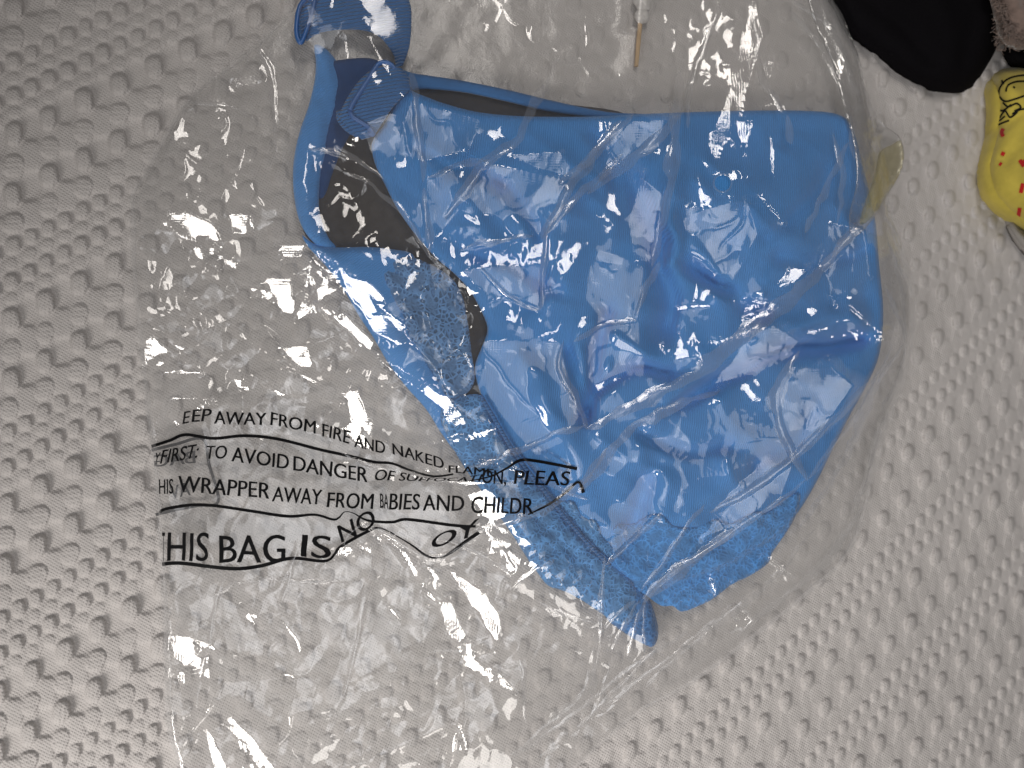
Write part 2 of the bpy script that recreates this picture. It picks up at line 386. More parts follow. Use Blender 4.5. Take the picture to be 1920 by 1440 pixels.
# ------------------------------------------------------------------ sheets of cloth
OX0, OY0, OST = -120.0, -240.0, 4.0
ox, oy = np.meshgrid(np.arange(OX0, 2060, OST), np.arange(OY0, 1700, OST))
OBST = np.full(ox.shape, 2.6)                     # height of what lies in the bag
def sheet(name, outline, fn, mat, parent, thick=1.2, step=9.0, drop=1.5, dw=14.0, in_bag=True, smooth_n=5):
    """cloth lying at height fn (mm), rounded down at its edge, with a real underside"""
    B = catmull(outline, smooth_n)
    # even spacing along the edge
    seg = np.hypot(*np.diff(np.vstack([B, B[:1]]), axis=0).T); cum = np.concatenate([[0], np.cumsum(seg)])
    n = max(12, int(cum[-1] / step)); t = np.linspace(0, cum[-1], n, endpoint=False)
    Bc = np.vstack([B, B[:1]])
    E = np.stack([np.interp(t, cum, Bc[:, 0]), np.interp(t, cum, Bc[:, 1])], 1)
    x0, y0 = E.min(0); x1, y1 = E.max(0)
    xs, ys = np.meshgrid(np.arange(x0, x1, step), np.arange(y0, y1, step * .87)); xs[1::2] += step / 2
    xs = xs.ravel() + RNG.uniform(-.15, .15, xs.size) * step; ys = ys.ravel() + RNG.uniform(-.15, .15, ys.size) * step
    ok = inside(xs, ys, E); xs, ys = xs[ok], ys[ok]
    d, _ = seg_dist(xs, ys, E, True); ok = d > step * .55; xs, ys = xs[ok], ys[ok]
    pts = [Vector((a, b)) for a, b in E] + [Vector((a, b)) for a, b in zip(xs, ys)]
    vo, eo, fo, *_ = delaunay_2d_cdt(pts, [(k, (k + 1) % n) for k in range(n)], [], 1, 1e-4)
    V = np.array([(v.x, v.y) for v in vo]); F = [tuple(f) for f in fo]
    cen = np.array([V[list(f)].mean(0) for f in F]); ins = inside(cen[:, 0], cen[:, 1], E); F = [f for f, k in zip(F, ins) if k]
    def top(x, y):
        d, _ = seg_dist(x, y, E, True)
        return fn(x, y, d) - drop * (1 - np.clip(d / dw, 0, 1)) ** 2
    zt = top(V[:, 0], V[:, 1])
    T = W(V[:, 0], V[:, 1], zt); Bt = T - np.array([0, 0, thick * MM]); nv = len(V)
    # rim from edges used once
    cnt = {}
    for f in F:
        for k in range(len(f)):
            a, b = f[k], f[(k + 1) % len(f)]; key = (min(a, b), max(a, b)); cnt.setdefault(key, []).append((a, b))
    faces = list(F) + [tuple(nv + k for k in reversed(f)) for f in F]
    faces += [(v[0][0], nv + v[0][0], nv + v[0][1], v[0][1]) for v in cnt.values() if len(v) == 1]
    me = bpy.data.meshes.new(name); me.from_pydata([tuple(v) for v in np.vstack([T, Bt])], [], faces)
    bm = bmesh.new(); bm.from_mesh(me); bmesh.ops.recalc_face_normals(bm, faces=bm.faces); bm.to_mesh(me); bm.free()
    ob = link(name, me, mat, parent)
    if in_bag:
        mk = inside(ox, oy, E)
        zz = np.zeros(ox.shape); zz[mk] = top(ox[mk], oy[mk])
        OBST[mk] = np.maximum(OBST[mk], zz[mk])
    return ob
def tube(name, pts, r, mat, parent, sides=10, closed=False, flat=1.0):
    """a round or flattened cord through world points"""
    P = np.array(pts, float); n = len(P)
    V, F = [], []
    for k in range(n):
        a = P[(k - 1) % n] if closed or k else P[k]; b = P[(k + 1) % n] if closed or k < n - 1 else P[k]
        t = b - a; t /= np.linalg.norm(t); s = np.cross(t, [0, 0, 1.0]); s /= max(np.linalg.norm(s), 1e-6); u = np.cross(s, t)
        rr = r[k] if hasattr(r, '__len__') else r
        for q in range(sides):
            an = 2 * math.pi * q / sides
            V.append(tuple(P[k] + s * math.cos(an) * rr + u * math.sin(an) * rr * flat))
    for k in range(n if closed else n - 1):
        for q in range(sides):
            F.append((k * sides + q, k * sides + (q + 1) % sides, ((k + 1) % n) * sides + (q + 1) % sides, ((k + 1) % n) * sides + q))
    if not closed: F += [tuple(range(sides))[::-1], tuple((n - 1) * sides + q for q in range(sides))]
    me = bpy.data.meshes.new(name); me.from_pydata(V, [], F)
    return link(name, me, mat, parent)
def folds(x, y, L):
    z = np.zeros(np.shape(x))
    for line, sg, amp in L:
        d, a = seg_dist(x, y, catmull(line, 4, False))
        z = z + amp * np.exp(-(d / sg) ** 2) * np.clip(np.minimum(a, 1 - a) * 6 + .25, 0, 1)
    return z

# ------------------------------------------------------------------ the bra
bra = thing('bra', 'folded blue satin bra with lace trim inside the clear plastic bag', 'bra')
sheet('shaded_lining', [(598, 150), (640, 120), (700, 120), (770, 140), (900, 160), (1040, 192), (1180, 216), (1240, 290), (1000, 330), (860, 420), (905, 560), (925, 650), (915, 740), (850, 760), (780, 640), (720, 520), (640, 480), (580, 450), (562, 400), (556, 310), (572, 240)],
      lambda x, y, d: 3.6 + .5 * vnoise(x, y, 60, 41) + .25 * vnoise(x, y, 22, 42), M_lining_shade, bra, .8, 10)  # shade inside the folded bra is put into this sheet's dark colour
WF = [([(600, 470), (680, 560), (760, 680)], 25, 1.2), ([(640, 465), (760, 478)], 14, .8)]
sheet('side_wing', [(566, 440), (585, 455), (612, 463), (645, 464), (690, 463), (740, 468), (775, 478), (780, 520), (770, 580), (800, 650), (840, 720), (870, 790), (862, 850), (830, 815), (800, 768), (762, 725), (728, 680), (700, 632), (672, 590), (640, 535), (606, 492), (578, 462)],
      lambda x, y, d: 6.0 + 1.8 * np.clip(d / 40, 0, 1) + folds(x, y, WF) + .3 * vnoise(x, y, 40, 43), M_wing, bra, 1.5, 8)
sheet('neckline_band', [(738, 128), (780, 138), (860, 150), (950, 168), (1050, 192), (1140, 210), (1215, 214), (1210, 222), (1120, 219), (1030, 208), (950, 189), (870, 172), (800, 166), (752, 168)],
      lambda x, y, d: 6.0 + .4 * vnoise(x, y, 30, 44), M_band, bra, 1.0, 5, .6, 5)
sheet('shaded_rear_cup', [(604, 130), (640, 112), (706, 112), (735, 150), (712, 200), (672, 232), (646, 270), (625, 320), (606, 370), (580, 360), (570, 300), (580, 220)],
      lambda x, y, d: 4.3 + .3 * vnoise(x, y, 30, 58), M_blue_shade, bra, .8, 7, .4, 8)  # rear cup inside the hollow, shade put into its dark blue
sheet('strap_edge', [(590, 84), (612, 92), (634, 120), (640, 150), (634, 190), (622, 235), (612, 280), (604, 320), (598, 360), (600, 400), (614, 440), (634, 464), (612, 470), (584, 450), (564, 420), (553, 380), (549, 330), (553, 285), (564, 240), (578, 200), (590, 150), (592, 115)],
      lambda x, y, d: 6.6 + 1.1 * np.clip(d / 22, 0, 1) - .055 * np.clip(x - 575, 0, 60) + .45 * vnoise(x, y, 26, 45) + .3 * vnoise(x * 3, y, 24, 59), M_wing, bra, 1.2, 5, .9, 6)
sheet('lace_panel', [(720, 500), (735, 488), (770, 482), (815, 500), (850, 525), (868, 560), (878, 610), (884, 660), (890, 712), (870, 742), (842, 748), (815, 705), (790, 662), (768, 628), (756, 590), (738, 560), (724, 530)],
      lambda x, y, d: 8.0 + .9 * vnoise(x, y, 25, 46) + .5 * vnoise(x, y, 11, 47), M_lace_open, bra, .5, 6, .6, 8)
sheet('lace_band', [(838, 752), (868, 742), (905, 742), (928, 780), (955, 832), (985, 872), (1018, 912), (1060, 965), (1100, 1010), (1150, 1052), (1188, 1092), (1195, 1150), (1165, 1172), (1128, 1150), (1095, 1128), (1062, 1110), (1028, 1098), (1010, 1076), (990, 1048), (966, 1010), (940, 972), (915, 935), (888, 900), (862, 862), (838, 815), (826, 782)],
      lambda x, y, d: 9.0 + 1.8 * np.clip(d / 26, 0, 1) + 1.0 * vnoise(x, y, 22, 48) + .6 * vnoise(x, y, 9, 49) + folds(x, y, [([(880, 780), (940, 880), (1020, 985), (1130, 1090)], 9, -1.6)]), M_lace, bra, 1.2, 6, 1.5, 10)
sheet('end_tab', [(1128, 1128), (1160, 1098), (1195, 1095), (1218, 1125), (1232, 1165), (1234, 1192), (1224, 1213), (1200, 1204), (1170, 1186), (1140, 1162)],
      lambda x, y, d: 7.0 + 1.5 * np.clip(d / 18, 0, 1) + .3 * vnoise(x, y, 14, 50), M_lace_dark, bra, 2.0, 6, 2.0, 10)
CUP = [(758, 168), (790, 178), (830, 193), (890, 209), (960, 217), (1040, 219), (1120, 218), (1220, 213), (1330, 209), (1440, 207), (1520, 208), (1566, 213), (1592, 228), (1606, 262), (1616, 305), (1630, 360), (1642, 420), (1649, 500), (1656, 575), (1654, 630), (1644, 680), (1618, 735), (1590, 785), (1560, 845), (1530, 905), (1500, 955), (1462, 1000), (1415, 1030), (1355, 1062), (1290, 1085), (1225, 1092), (1180, 1085), (1142, 1058), (1100, 1012), (1060, 965), (1018, 912), (985, 870), (955, 830), (928, 780), (905, 744), (894, 712), (892, 682), (904, 650), (914, 622), (910, 598), (884, 548), (852, 512), (820, 485), (790, 452), (765, 420), (742, 385), (722, 345), (704, 308), (697, 275), (704, 255), (720, 235), (738, 200)]
CF = [([(1105, 735), (1180, 690), (1280, 695)], 13, -4.5), ([(1165, 300), (1215, 430), (1250, 540), (1238, 650)], 26, -5.5), ([(1270, 330), (1262, 430), (1262, 520)], 20, 3.0), ([(1660, 628), (1560, 642), (1450, 664), (1350, 712), (1260, 765)], 16, -5.5), ([(1640, 590), (1520, 600), (1400, 640)], 20, 3.0),
      ([(1150, 570), (1112, 680), (1092, 810)], 16, -5.0), ([(1060, 640), (1078, 720), (1092, 800)], 12, -3.0), ([(1290, 330), (1420, 410), (1500, 520)], 50, 2.5), ([(1060, 330), (1060, 470), (1050, 600)], 40, 2.5),
      ([(960, 640), (1030, 770), (1110, 930)], 30, 2.5), ([(1230, 880), (1180, 980), (1160, 1050)], 18, -3.0), ([(1420, 800), (1360, 900), (1290, 1000)], 26, 2.2),
      ([(840, 330), (900, 430), (960, 560)], 26, 1.8), ([(880, 300), (1000, 420), (1020, 560)], 14, -2.4), ([(1270, 480), (1380, 560), (1460, 600)], 18, -3.6), ([(1330, 560), (1450, 560)], 14, 2.2),
      ([(1640, 450), (1540, 500), (1440, 480)], 18, -2.6), ([(1530, 760), (1480, 830), (1400, 870)], 16, -3.0), ([(870, 480), (980, 500), (1060, 560)], 14, -2.6), ([(760, 260), (860, 330), (960, 360)], 14, -1.6), ([(1180, 800), (1300, 850), (1420, 830)], 14, -2.2), ([(1560, 300), (1500, 400), (1420, 460)], 16, -1.8), ([(1100, 230), (1150, 320), (1160, 420)], 16, -2.0)]
def cup_z(x, y, d):
    xx = x + 10 * vnoise(x, y, 50, 54); yy = y + 10 * vnoise(x, y, 50, 55)
    rid = -np.abs(vnoise(xx * .8 + yy * .6, yy * .8 - xx * .6, 75, 56)) * 2.4 - np.abs(vnoise(xx * .5 - yy * .86, (yy * .5 + xx * .86) * .45, 42, 57)) * 1.1
    return 10.0 + 8.0 * (1 - (1 - np.clip(d / 230, 0, 1)) ** 2) + (folds(xx, yy, CF) * 1.45 + rid * 1.25) * sstep(d / 45) + .3 * vnoise(x, y, 70, 53)
sheet('front_cup', CUP, cup_z, M_satin, bra, 1.4, 6, 1.6, 7)
CUPE = catmull(CUP, 5)
def lace_z(x, y, d):
    dc, _ = seg_dist(x, y, CUPE, True); dc = np.where(inside(x, y, CUPE), dc, 0); on = inside(x, y, CUPE)
    zc = cup_z(x, y, dc) - 1.6 * (1 - np.clip(dc / 7, 0, 1)) ** 2 + .8
    return np.where(on, np.maximum(zc, 8.2), 8.2 - 1.2 * np.clip(dc / 40, 0, 1)) + .45 * vnoise(x, y, 16, 51) + .3 * vnoise(x, y, 8, 52)
sheet('lower_lace', [(1152, 1052), (1146, 1012), (1158, 985), (1190, 982), (1212, 968), (1240, 966), (1262, 985), (1300, 990), (1340, 975), (1372, 982), (1412, 962), (1440, 962), (1470, 935), (1500, 925), (1494, 962), (1472, 1002), (1448, 1036), (1440, 1056), (1405, 1080), (1372, 1096), (1338, 1122), (1310, 1136), (1278, 1147), (1262, 1136), (1240, 1136), (1214, 1118), (1190, 1100)], lace_z, M_lace_foot, bra, .5, 6, .4, 8)
sheet('side_lace', [(1000, 905), (1022, 912), (1046, 938), (1075, 940), (1092, 968), (1118, 978), (1130, 1005), (1148, 1022), (1152, 1050), (1100, 1016), (1056, 966)], lace_z, M_lace, bra, .6, 6, .5, 8)
# seam between cup and lace: a raised cord
sl = catmull([(905, 748), (930, 790), (958, 838), (988, 880), (1022, 922), (1062, 972), (1102, 1018), (1144, 1060)], 5, False)
tube('seam', W(sl[:, 0], sl[:, 1], 11.6), .0009, M_elastic, bra, 8)
# the strap: a wide ribbed band looping up out of the slider and back down
def ribbon(name, A_, B_, za, zb, mat, parent, thick=.9, nx=10, n=8):
    a = catmull(A_, n, False); b = catmull(B_, n, False)
    k = min(len(a), len(b)); a, b = a[:k], b[:k]
    za = np.interp(np.linspace(0, 1, k), np.linspace(0, 1, len(za)), za); zb = np.interp(np.linspace(0, 1, k), np.linspace(0, 1, len(zb)), zb)
    s = np.linspace(0, 1, nx)[None]
    X = a[:, :1] * (1 - s) + b[:, :1] * s; Y = a[:, 1:] * (1 - s) + b[:, 1:] * s
    Z = za[:, None] * (1 - s) + zb[:, None] * s + .7 * np.sin(s * math.pi)
    T = W(X, Y, Z)
    me = grid_mesh(name, T)
    o = link(name, me, mat, parent)
    so = o.modifiers.new('thick', 'SOLIDIFY'); so.thickness = thick * MM; so.offset = -1
    lx = np.round((X - OX0) / OST).astype(int).clip(0, ox.shape[1] - 1); ly = np.round((Y - OY0) / OST).astype(int).clip(0, ox.shape[0] - 1)
    np.maximum.at(OBST, (ly.ravel(), lx.ravel()), Z.ravel())
    return o
ribbon('strap', [(572, -14), (600, -32), (650, -40), (710, -36), (752, -20), (768, 8), (770, 45), (766, 85), (752, 122)],
       [(574, 78), (600, 62), (640, 56), (685, 58), (712, 70), (728, 88), (738, 104), (742, 118), (744, 128)],
       [9.5, 11, 11.5, 11.5, 11, 10.5, 10, 9.5, 9], [9, 9.5, 9.8, 9.8, 9.6, 9.4, 9.2, 9, 9], M_elastic, bra)
ribbon('strap_end', [(556, 30), (562, 12), (574, -8), (590, -16)], [(562, 76), (572, 72), (584, 66), (600, 64)], [7.5, 9, 10.5, 11.2], [7.5, 8.5, 9.3, 9.8], M_elastic, bra, 1.0, 8)
ribbon('strap_tail', [(636, 222), (650, 190), (676, 152), (705, 130), (742, 126), (764, 150)], [(680, 262), (700, 254), (716, 232), (734, 205), (754, 182), (766, 168)],
       [11, 12.5, 14, 14.5, 14.5, 12.5], [11, 12, 13, 13.5, 13.5, 12], M_elastic, bra, 1.4, 12)
ribbon('strap_tail', [(630, 208), (632, 226), (648, 246), (668, 258)], [(654, 203), (658, 214), (670, 228), (688, 240)], [9, 10.5, 11.5, 12], [10, 11, 12.5, 13], M_elastic, bra, 1.0, 6)
# plastic slider of the strap and ring at its upper end
ringp = catmull([(656, 206), (664, 190), (690, 150), (708, 122), (722, 117), (734, 122), (740, 130)], 4, False)
tube('slider', W(ringp[:, 0], ringp[:, 1], 15.4), .0011, M_nylon, bra, 8)
ringp = catmull([(656, 206), (660, 218), (672, 226), (690, 238), (700, 252), (692, 250)], 4, False)
tube('slider', W(ringp[:, 0], ringp[:, 1], 14.0), .0010, M_nylon, bra, 8)
ringp = catmull([(590, -10), (586, 20), (577, 50), (566, 78), (560, 76), (556, 60), (558, 30), (566, 6)], 4)
tube('ring', W(ringp[:, 0], ringp[:, 1], 12.3), .0010, M_nylon, bra, 8, True)
for n_ in range(1): OBST = np.maximum(OBST, 0)

# ------------------------------------------------------------------ the bag: film as it drapes over what it holds
C4 = (ox, oy)
inb = bag_mask(ox, oy, 8) > .5
ob_ = np.where(inb, OBST + 1.0, 2.2)
hm = blur(ob_.copy(), 2)
for it in range(260):
    p_ = np.pad(hm, 1, mode='edge'); hm2 = (p_[:-2, 1:-1] + p_[2:, 1:-1] + p_[1:-1, :-2] + p_[1:-1, 2:]) / 4
    hm = np.where(inb, np.maximum(hm2, ob_), 2.2)
hm = blur(hm, 3)

PX0, PY0, PST = -60.0, -200.0, 2.4
gx, gy = np.meshgrid(np.arange(PX0, 2020, PST), np.arange(PY0, 1660, PST))
def cells(x, y, size, seed, ang=0.0, stretch=1.0):
    """nearest scattered point of a jittered, turned and stretched grid -> number of the cell"""
    c, s = math.cos(ang), math.sin(ang)
    X = (x * c + y * s) / size; Y = (-x * s + y * c) / (size * stretch)
    i0 = np.floor(X).astype(int); j0 = np.floor(Y).astype(int)
    r = np.random.default_rng(seed); jx = r.random((512, 512)); jy = r.random((512, 512))
    best = np.full(x.shape, 9e9); idn = np.zeros(x.shape, int)
    for di in (-1, 0, 1):
        for dj in (-1, 0, 1):
            i = (i0 + di) % 512; j = (j0 + dj) % 512
            d = (i0 + di + jx[i, j] - X) ** 2 + (j0 + dj + jy[i, j] - Y) ** 2
            m = d < best; best = np.where(m, d, best); idn = np.where(m, i * 512 + j, idn)
    return idn
def cellrand(idn, seed):
    r = np.random.default_rng(seed); t = r.standard_normal((262144, 2)); return t[idn, 0], t[idn, 1]
def poly_mask(polys, strokes, feather=1.5):
    M = np.zeros(gx.shape)
    for P in polys:
        P = np.array(P, float); x0, y0 = P.min(0) - 8; x1, y1 = P.max(0) + 8
        sl_ = (slice(max(int((y0 - PY0) / PST), 0), int((y1 - PY0) / PST) + 1), slice(max(int((x0 - PX0) / PST), 0), int((x1 - PX0) / PST) + 1))
        M[sl_] = np.maximum(M[sl_], inside(gx[sl_], gy[sl_], P))
    for line, w in strokes:
        P = np.array(line, float); x0, y0 = P.min(0) - w - 8; x1, y1 = P.max(0) + w + 8
        sl_ = (slice(max(int((y0 - PY0) / PST), 0), int((y1 - PY0) / PST) + 1), slice(max(int((x0 - PX0) / PST), 0), int((x1 - PX0) / PST) + 1))
        if gx[sl_].size:
            d, a = seg_dist(gx[sl_], gy[sl_], catmull(line, 4, False))
            M[sl_] = np.maximum(M[sl_], d < w / 2 * (0.45 + 1.1 * np.sqrt(np.clip(4 * a * (1 - a), 0, 1)) * .5))
    return M
# places where the film is bent towards the window
G1_poly = [
 [(312, 395), (350, 398), (400, 420), (415, 452), (385, 458), (340, 445), (318, 425)], [(360, 465), (385, 455), (425, 470), (405, 492), (372, 486)], [(430, 398), (470, 402), (462, 440), (436, 436)],
 [(525, 460), (570, 458), (566, 482), (530, 480)], [(385, 482), (440, 480), (446, 505), (410, 506)], [(498, 520), (545, 522), (548, 590), (530, 585), (512, 550)],
 [(272, 640), (283, 630), (345, 655), (310, 660), (290, 672), (268, 692)], [(540, 650), (575, 648), (584, 690), (552, 688)], [(438, 712), (462, 708), (466, 732), (446, 730)], [(508, 728), (542, 742), (520, 742)],
 [(640, 515), (690, 528), (722, 560), (700, 590), (728, 620), (762, 630), (740, 642), (700, 622), (676, 578), (648, 545)], [(700, 590), (735, 592), (770, 640), (745, 650)],
 [(648, 735), (672, 730), (690, 790), (660, 800)], [(640, 800), (700, 790), (690, 830), (655, 850), (640, 830)], [(870, 790), (852, 760), (838, 742), (820, 738), (836, 790), (845, 812)],
 [(900, 988), (930, 978), (962, 1002), (988, 1012), (1000, 1024), (960, 1018), (938, 1032), (915, 1040), (925, 1010)],
 [(795, 1056), (822, 1062), (850, 1078), (892, 1096), (918, 1098), (908, 1112), (918, 1128), (934, 1150), (939, 1178), (932, 1196), (912, 1180), (905, 1150), (886, 1140), (870, 1110), (845, 1090), (815, 1085)],
 [(828, 1130), (846, 1128), (858, 1160), (872, 1190), (862, 1206), (845, 1206), (832, 1188), (838, 1160)], [(868, 1206), (880, 1204), (888, 1240), (930, 1258), (952, 1280), (975, 1304), (930, 1276), (892, 1258), (876, 1236)],
 [(322, 1200), (352, 1192), (368, 1215), (345, 1240), (326, 1235)], [(330, 1270), (348, 1262), (344, 1282)], [(385, 1370), (398, 1382), (424, 1440), (402, 1444)], [(420, 1362), (446, 1360), (478, 1390), (512, 1445), (500, 1445), (470, 1400)],
 [(440, 150), (475, 142), (478, 155), (445, 162)],
]
G1_line = [([(430, 500), (452, 540), (480, 580), (510, 622), (535, 655), (555, 690)], 11), ([(585, 482), (575, 530), (560, 595)], 6), ([(560, 597), (598, 560), (615, 525), (650, 500)], 14),
 ([(590, 470), (640, 510), (690, 560), (760, 615)], 8), ([(690, 640), (740, 690), (800, 730), (838, 765)], 16), ([(640, 590), (690, 640), (740, 690)], 12), ([(600, 575), (640, 605), (680, 640)], 8),
 ([(740, 1018), (765, 1050), (795, 1105), (822, 1130)], 8), ([(822, 1130), (836, 1160), (838, 1195), (856, 1210), (875, 1240), (890, 1258)], 9), ([(850, 826), (890, 818), (930, 802)], 7), ([(640, 845), (700, 832), (760, 828), (830, 822), (860, 812)], 7),
 ([(900, 870), (930, 866), (985, 890)], 8), ([(730, 880), (800, 880), (870, 868), (905, 862)], 6), ([(290, 815), (330, 795), (365, 770), (385, 750)], 6), ([(302, 640), (345, 655)], 7), ([(320, 745), (370, 748), (410, 752)], 4), ([(305, 700), (345, 698), (385, 700)], 4),
 ([(560, 830), (600, 810), (620, 780), (640, 740), (650, 720)], 5), ([(540, 690), (600, 720), (650, 740)], 6), ([(700, 1010), (740, 1022), (765, 1020)], 5), ([(870, 1255), (884, 1230), (902, 1215)], 5), ([(860, 1360), (868, 1380), (875, 1405)], 5), ([(625, 1040), (665, 1028), (695, 1030)], 9),
 ([(730, 1140), (752, 1165)], 6), ([(312, 1205), (350, 1196), (400, 1215)], 6), ([(1330, 1085), (1342, 1110)], 5), ([(1380, 1160), (1398, 1155), (1410, 1165)], 6), ([(1430, 1045), (1490, 1085)], 4)]
G2_poly = [
 [(1408, 4), (1416, 4), (1428, 70), (1418, 110), (1404, 150), (1394, 205), (1376, 250), (1352, 280), (1338, 318), (1322, 335), (1306, 340), (1318, 290), (1336, 245), (1352, 205), (1366, 165), (1384, 120), (1398, 70)],
 [(1322, 318), (1344, 308), (1344, 326), (1334, 342), (1334, 358), (1312, 366), (1308, 345)], [(1372, 318), (1388, 322), (1382, 338), (1372, 330)],
 [(1408, 5), (1414, 5), (1422, 50), (1420, 78), (1404, 84), (1396, 70), (1400, 40)], [(1392, 62), (1408, 58), (1404, 92), (1396, 140), (1380, 138), (1386, 95)], [(1360, 128), (1392, 126), (1396, 170), (1390, 205), (1364, 205), (1366, 160)],
 [(1352, 200), (1390, 205), (1378, 240), (1350, 248), (1346, 225)], [(1330, 246), (1365, 240), (1350, 272), (1325, 280)], [(1375, 230), (1412, 226), (1408, 245), (1385, 282), (1370, 272)], [(1315, 280), (1335, 278), (1330, 330), (1312, 326)],
 [(1305, 342), (1332, 338), (1336, 372), (1312, 378)], [(1340, 362), (1378, 365), (1372, 378), (1330, 390), (1300, 402), (1320, 380)], [(1362, 324), (1384, 326), (1376, 340), (1366, 338)], [(1276, 385), (1292, 380), (1288, 410), (1272, 420)], [(1432, 120), (1448, 115), (1446, 140), (1434, 146)],
 [(1395, 100), (1425, 40), (1430, 70), (1412, 100)],
 [(1220, 650), (1238, 642), (1240, 656), (1255, 668), (1310, 660), (1306, 668), (1250, 676)], [(1266, 622), (1280, 624), (1300, 638), (1340, 640), (1390, 628), (1350, 645), (1300, 644)],
 [(1445, 512), (1462, 504), (1516, 506), (1490, 530), (1460, 536)], [(1504, 582), (1516, 566), (1560, 568), (1540, 576), (1520, 592)], [(1122, 490), (1146, 492), (1142, 506), (1128, 500)], [(1140, 505), (1158, 508), (1152, 515)],
 [(1500, 622), (1540, 618), (1600, 622), (1650, 634), (1600, 632), (1530, 630)],
]
G2_line = [([(1265, 576), (1300, 574), (1335, 573)], 6), ([(1365, 566), (1410, 560), (1440, 570), (1460, 576)], 6), ([(1398, 580), (1430, 570), (1440, 572)], 9), ([(1388, 598), (1415, 586)], 5), ([(1440, 602), (1480, 588), (1515, 570), (1560, 566), (1590, 576), (1630, 610), (1668, 634)], 7), ([(1505, 622), (1580, 622), (1640, 634), (1668, 634)], 7),
 ([(1250, 662), (1300, 660), (1318, 676)], 6), ([(1434, 200), (1460, 195), (1472, 205)], 4), ([(1690, 300), (1691, 320)], 7), ([(1640, 390), (1675, 430), (1690, 465)], 4), ([(690, 68), (720, 120), (735, 140)], 6), ([(648, 75), (652, 110)], 5), ([(1445, 255), (1450, 330)], 6), ([(1420, 365), (1470, 420)], 5)]
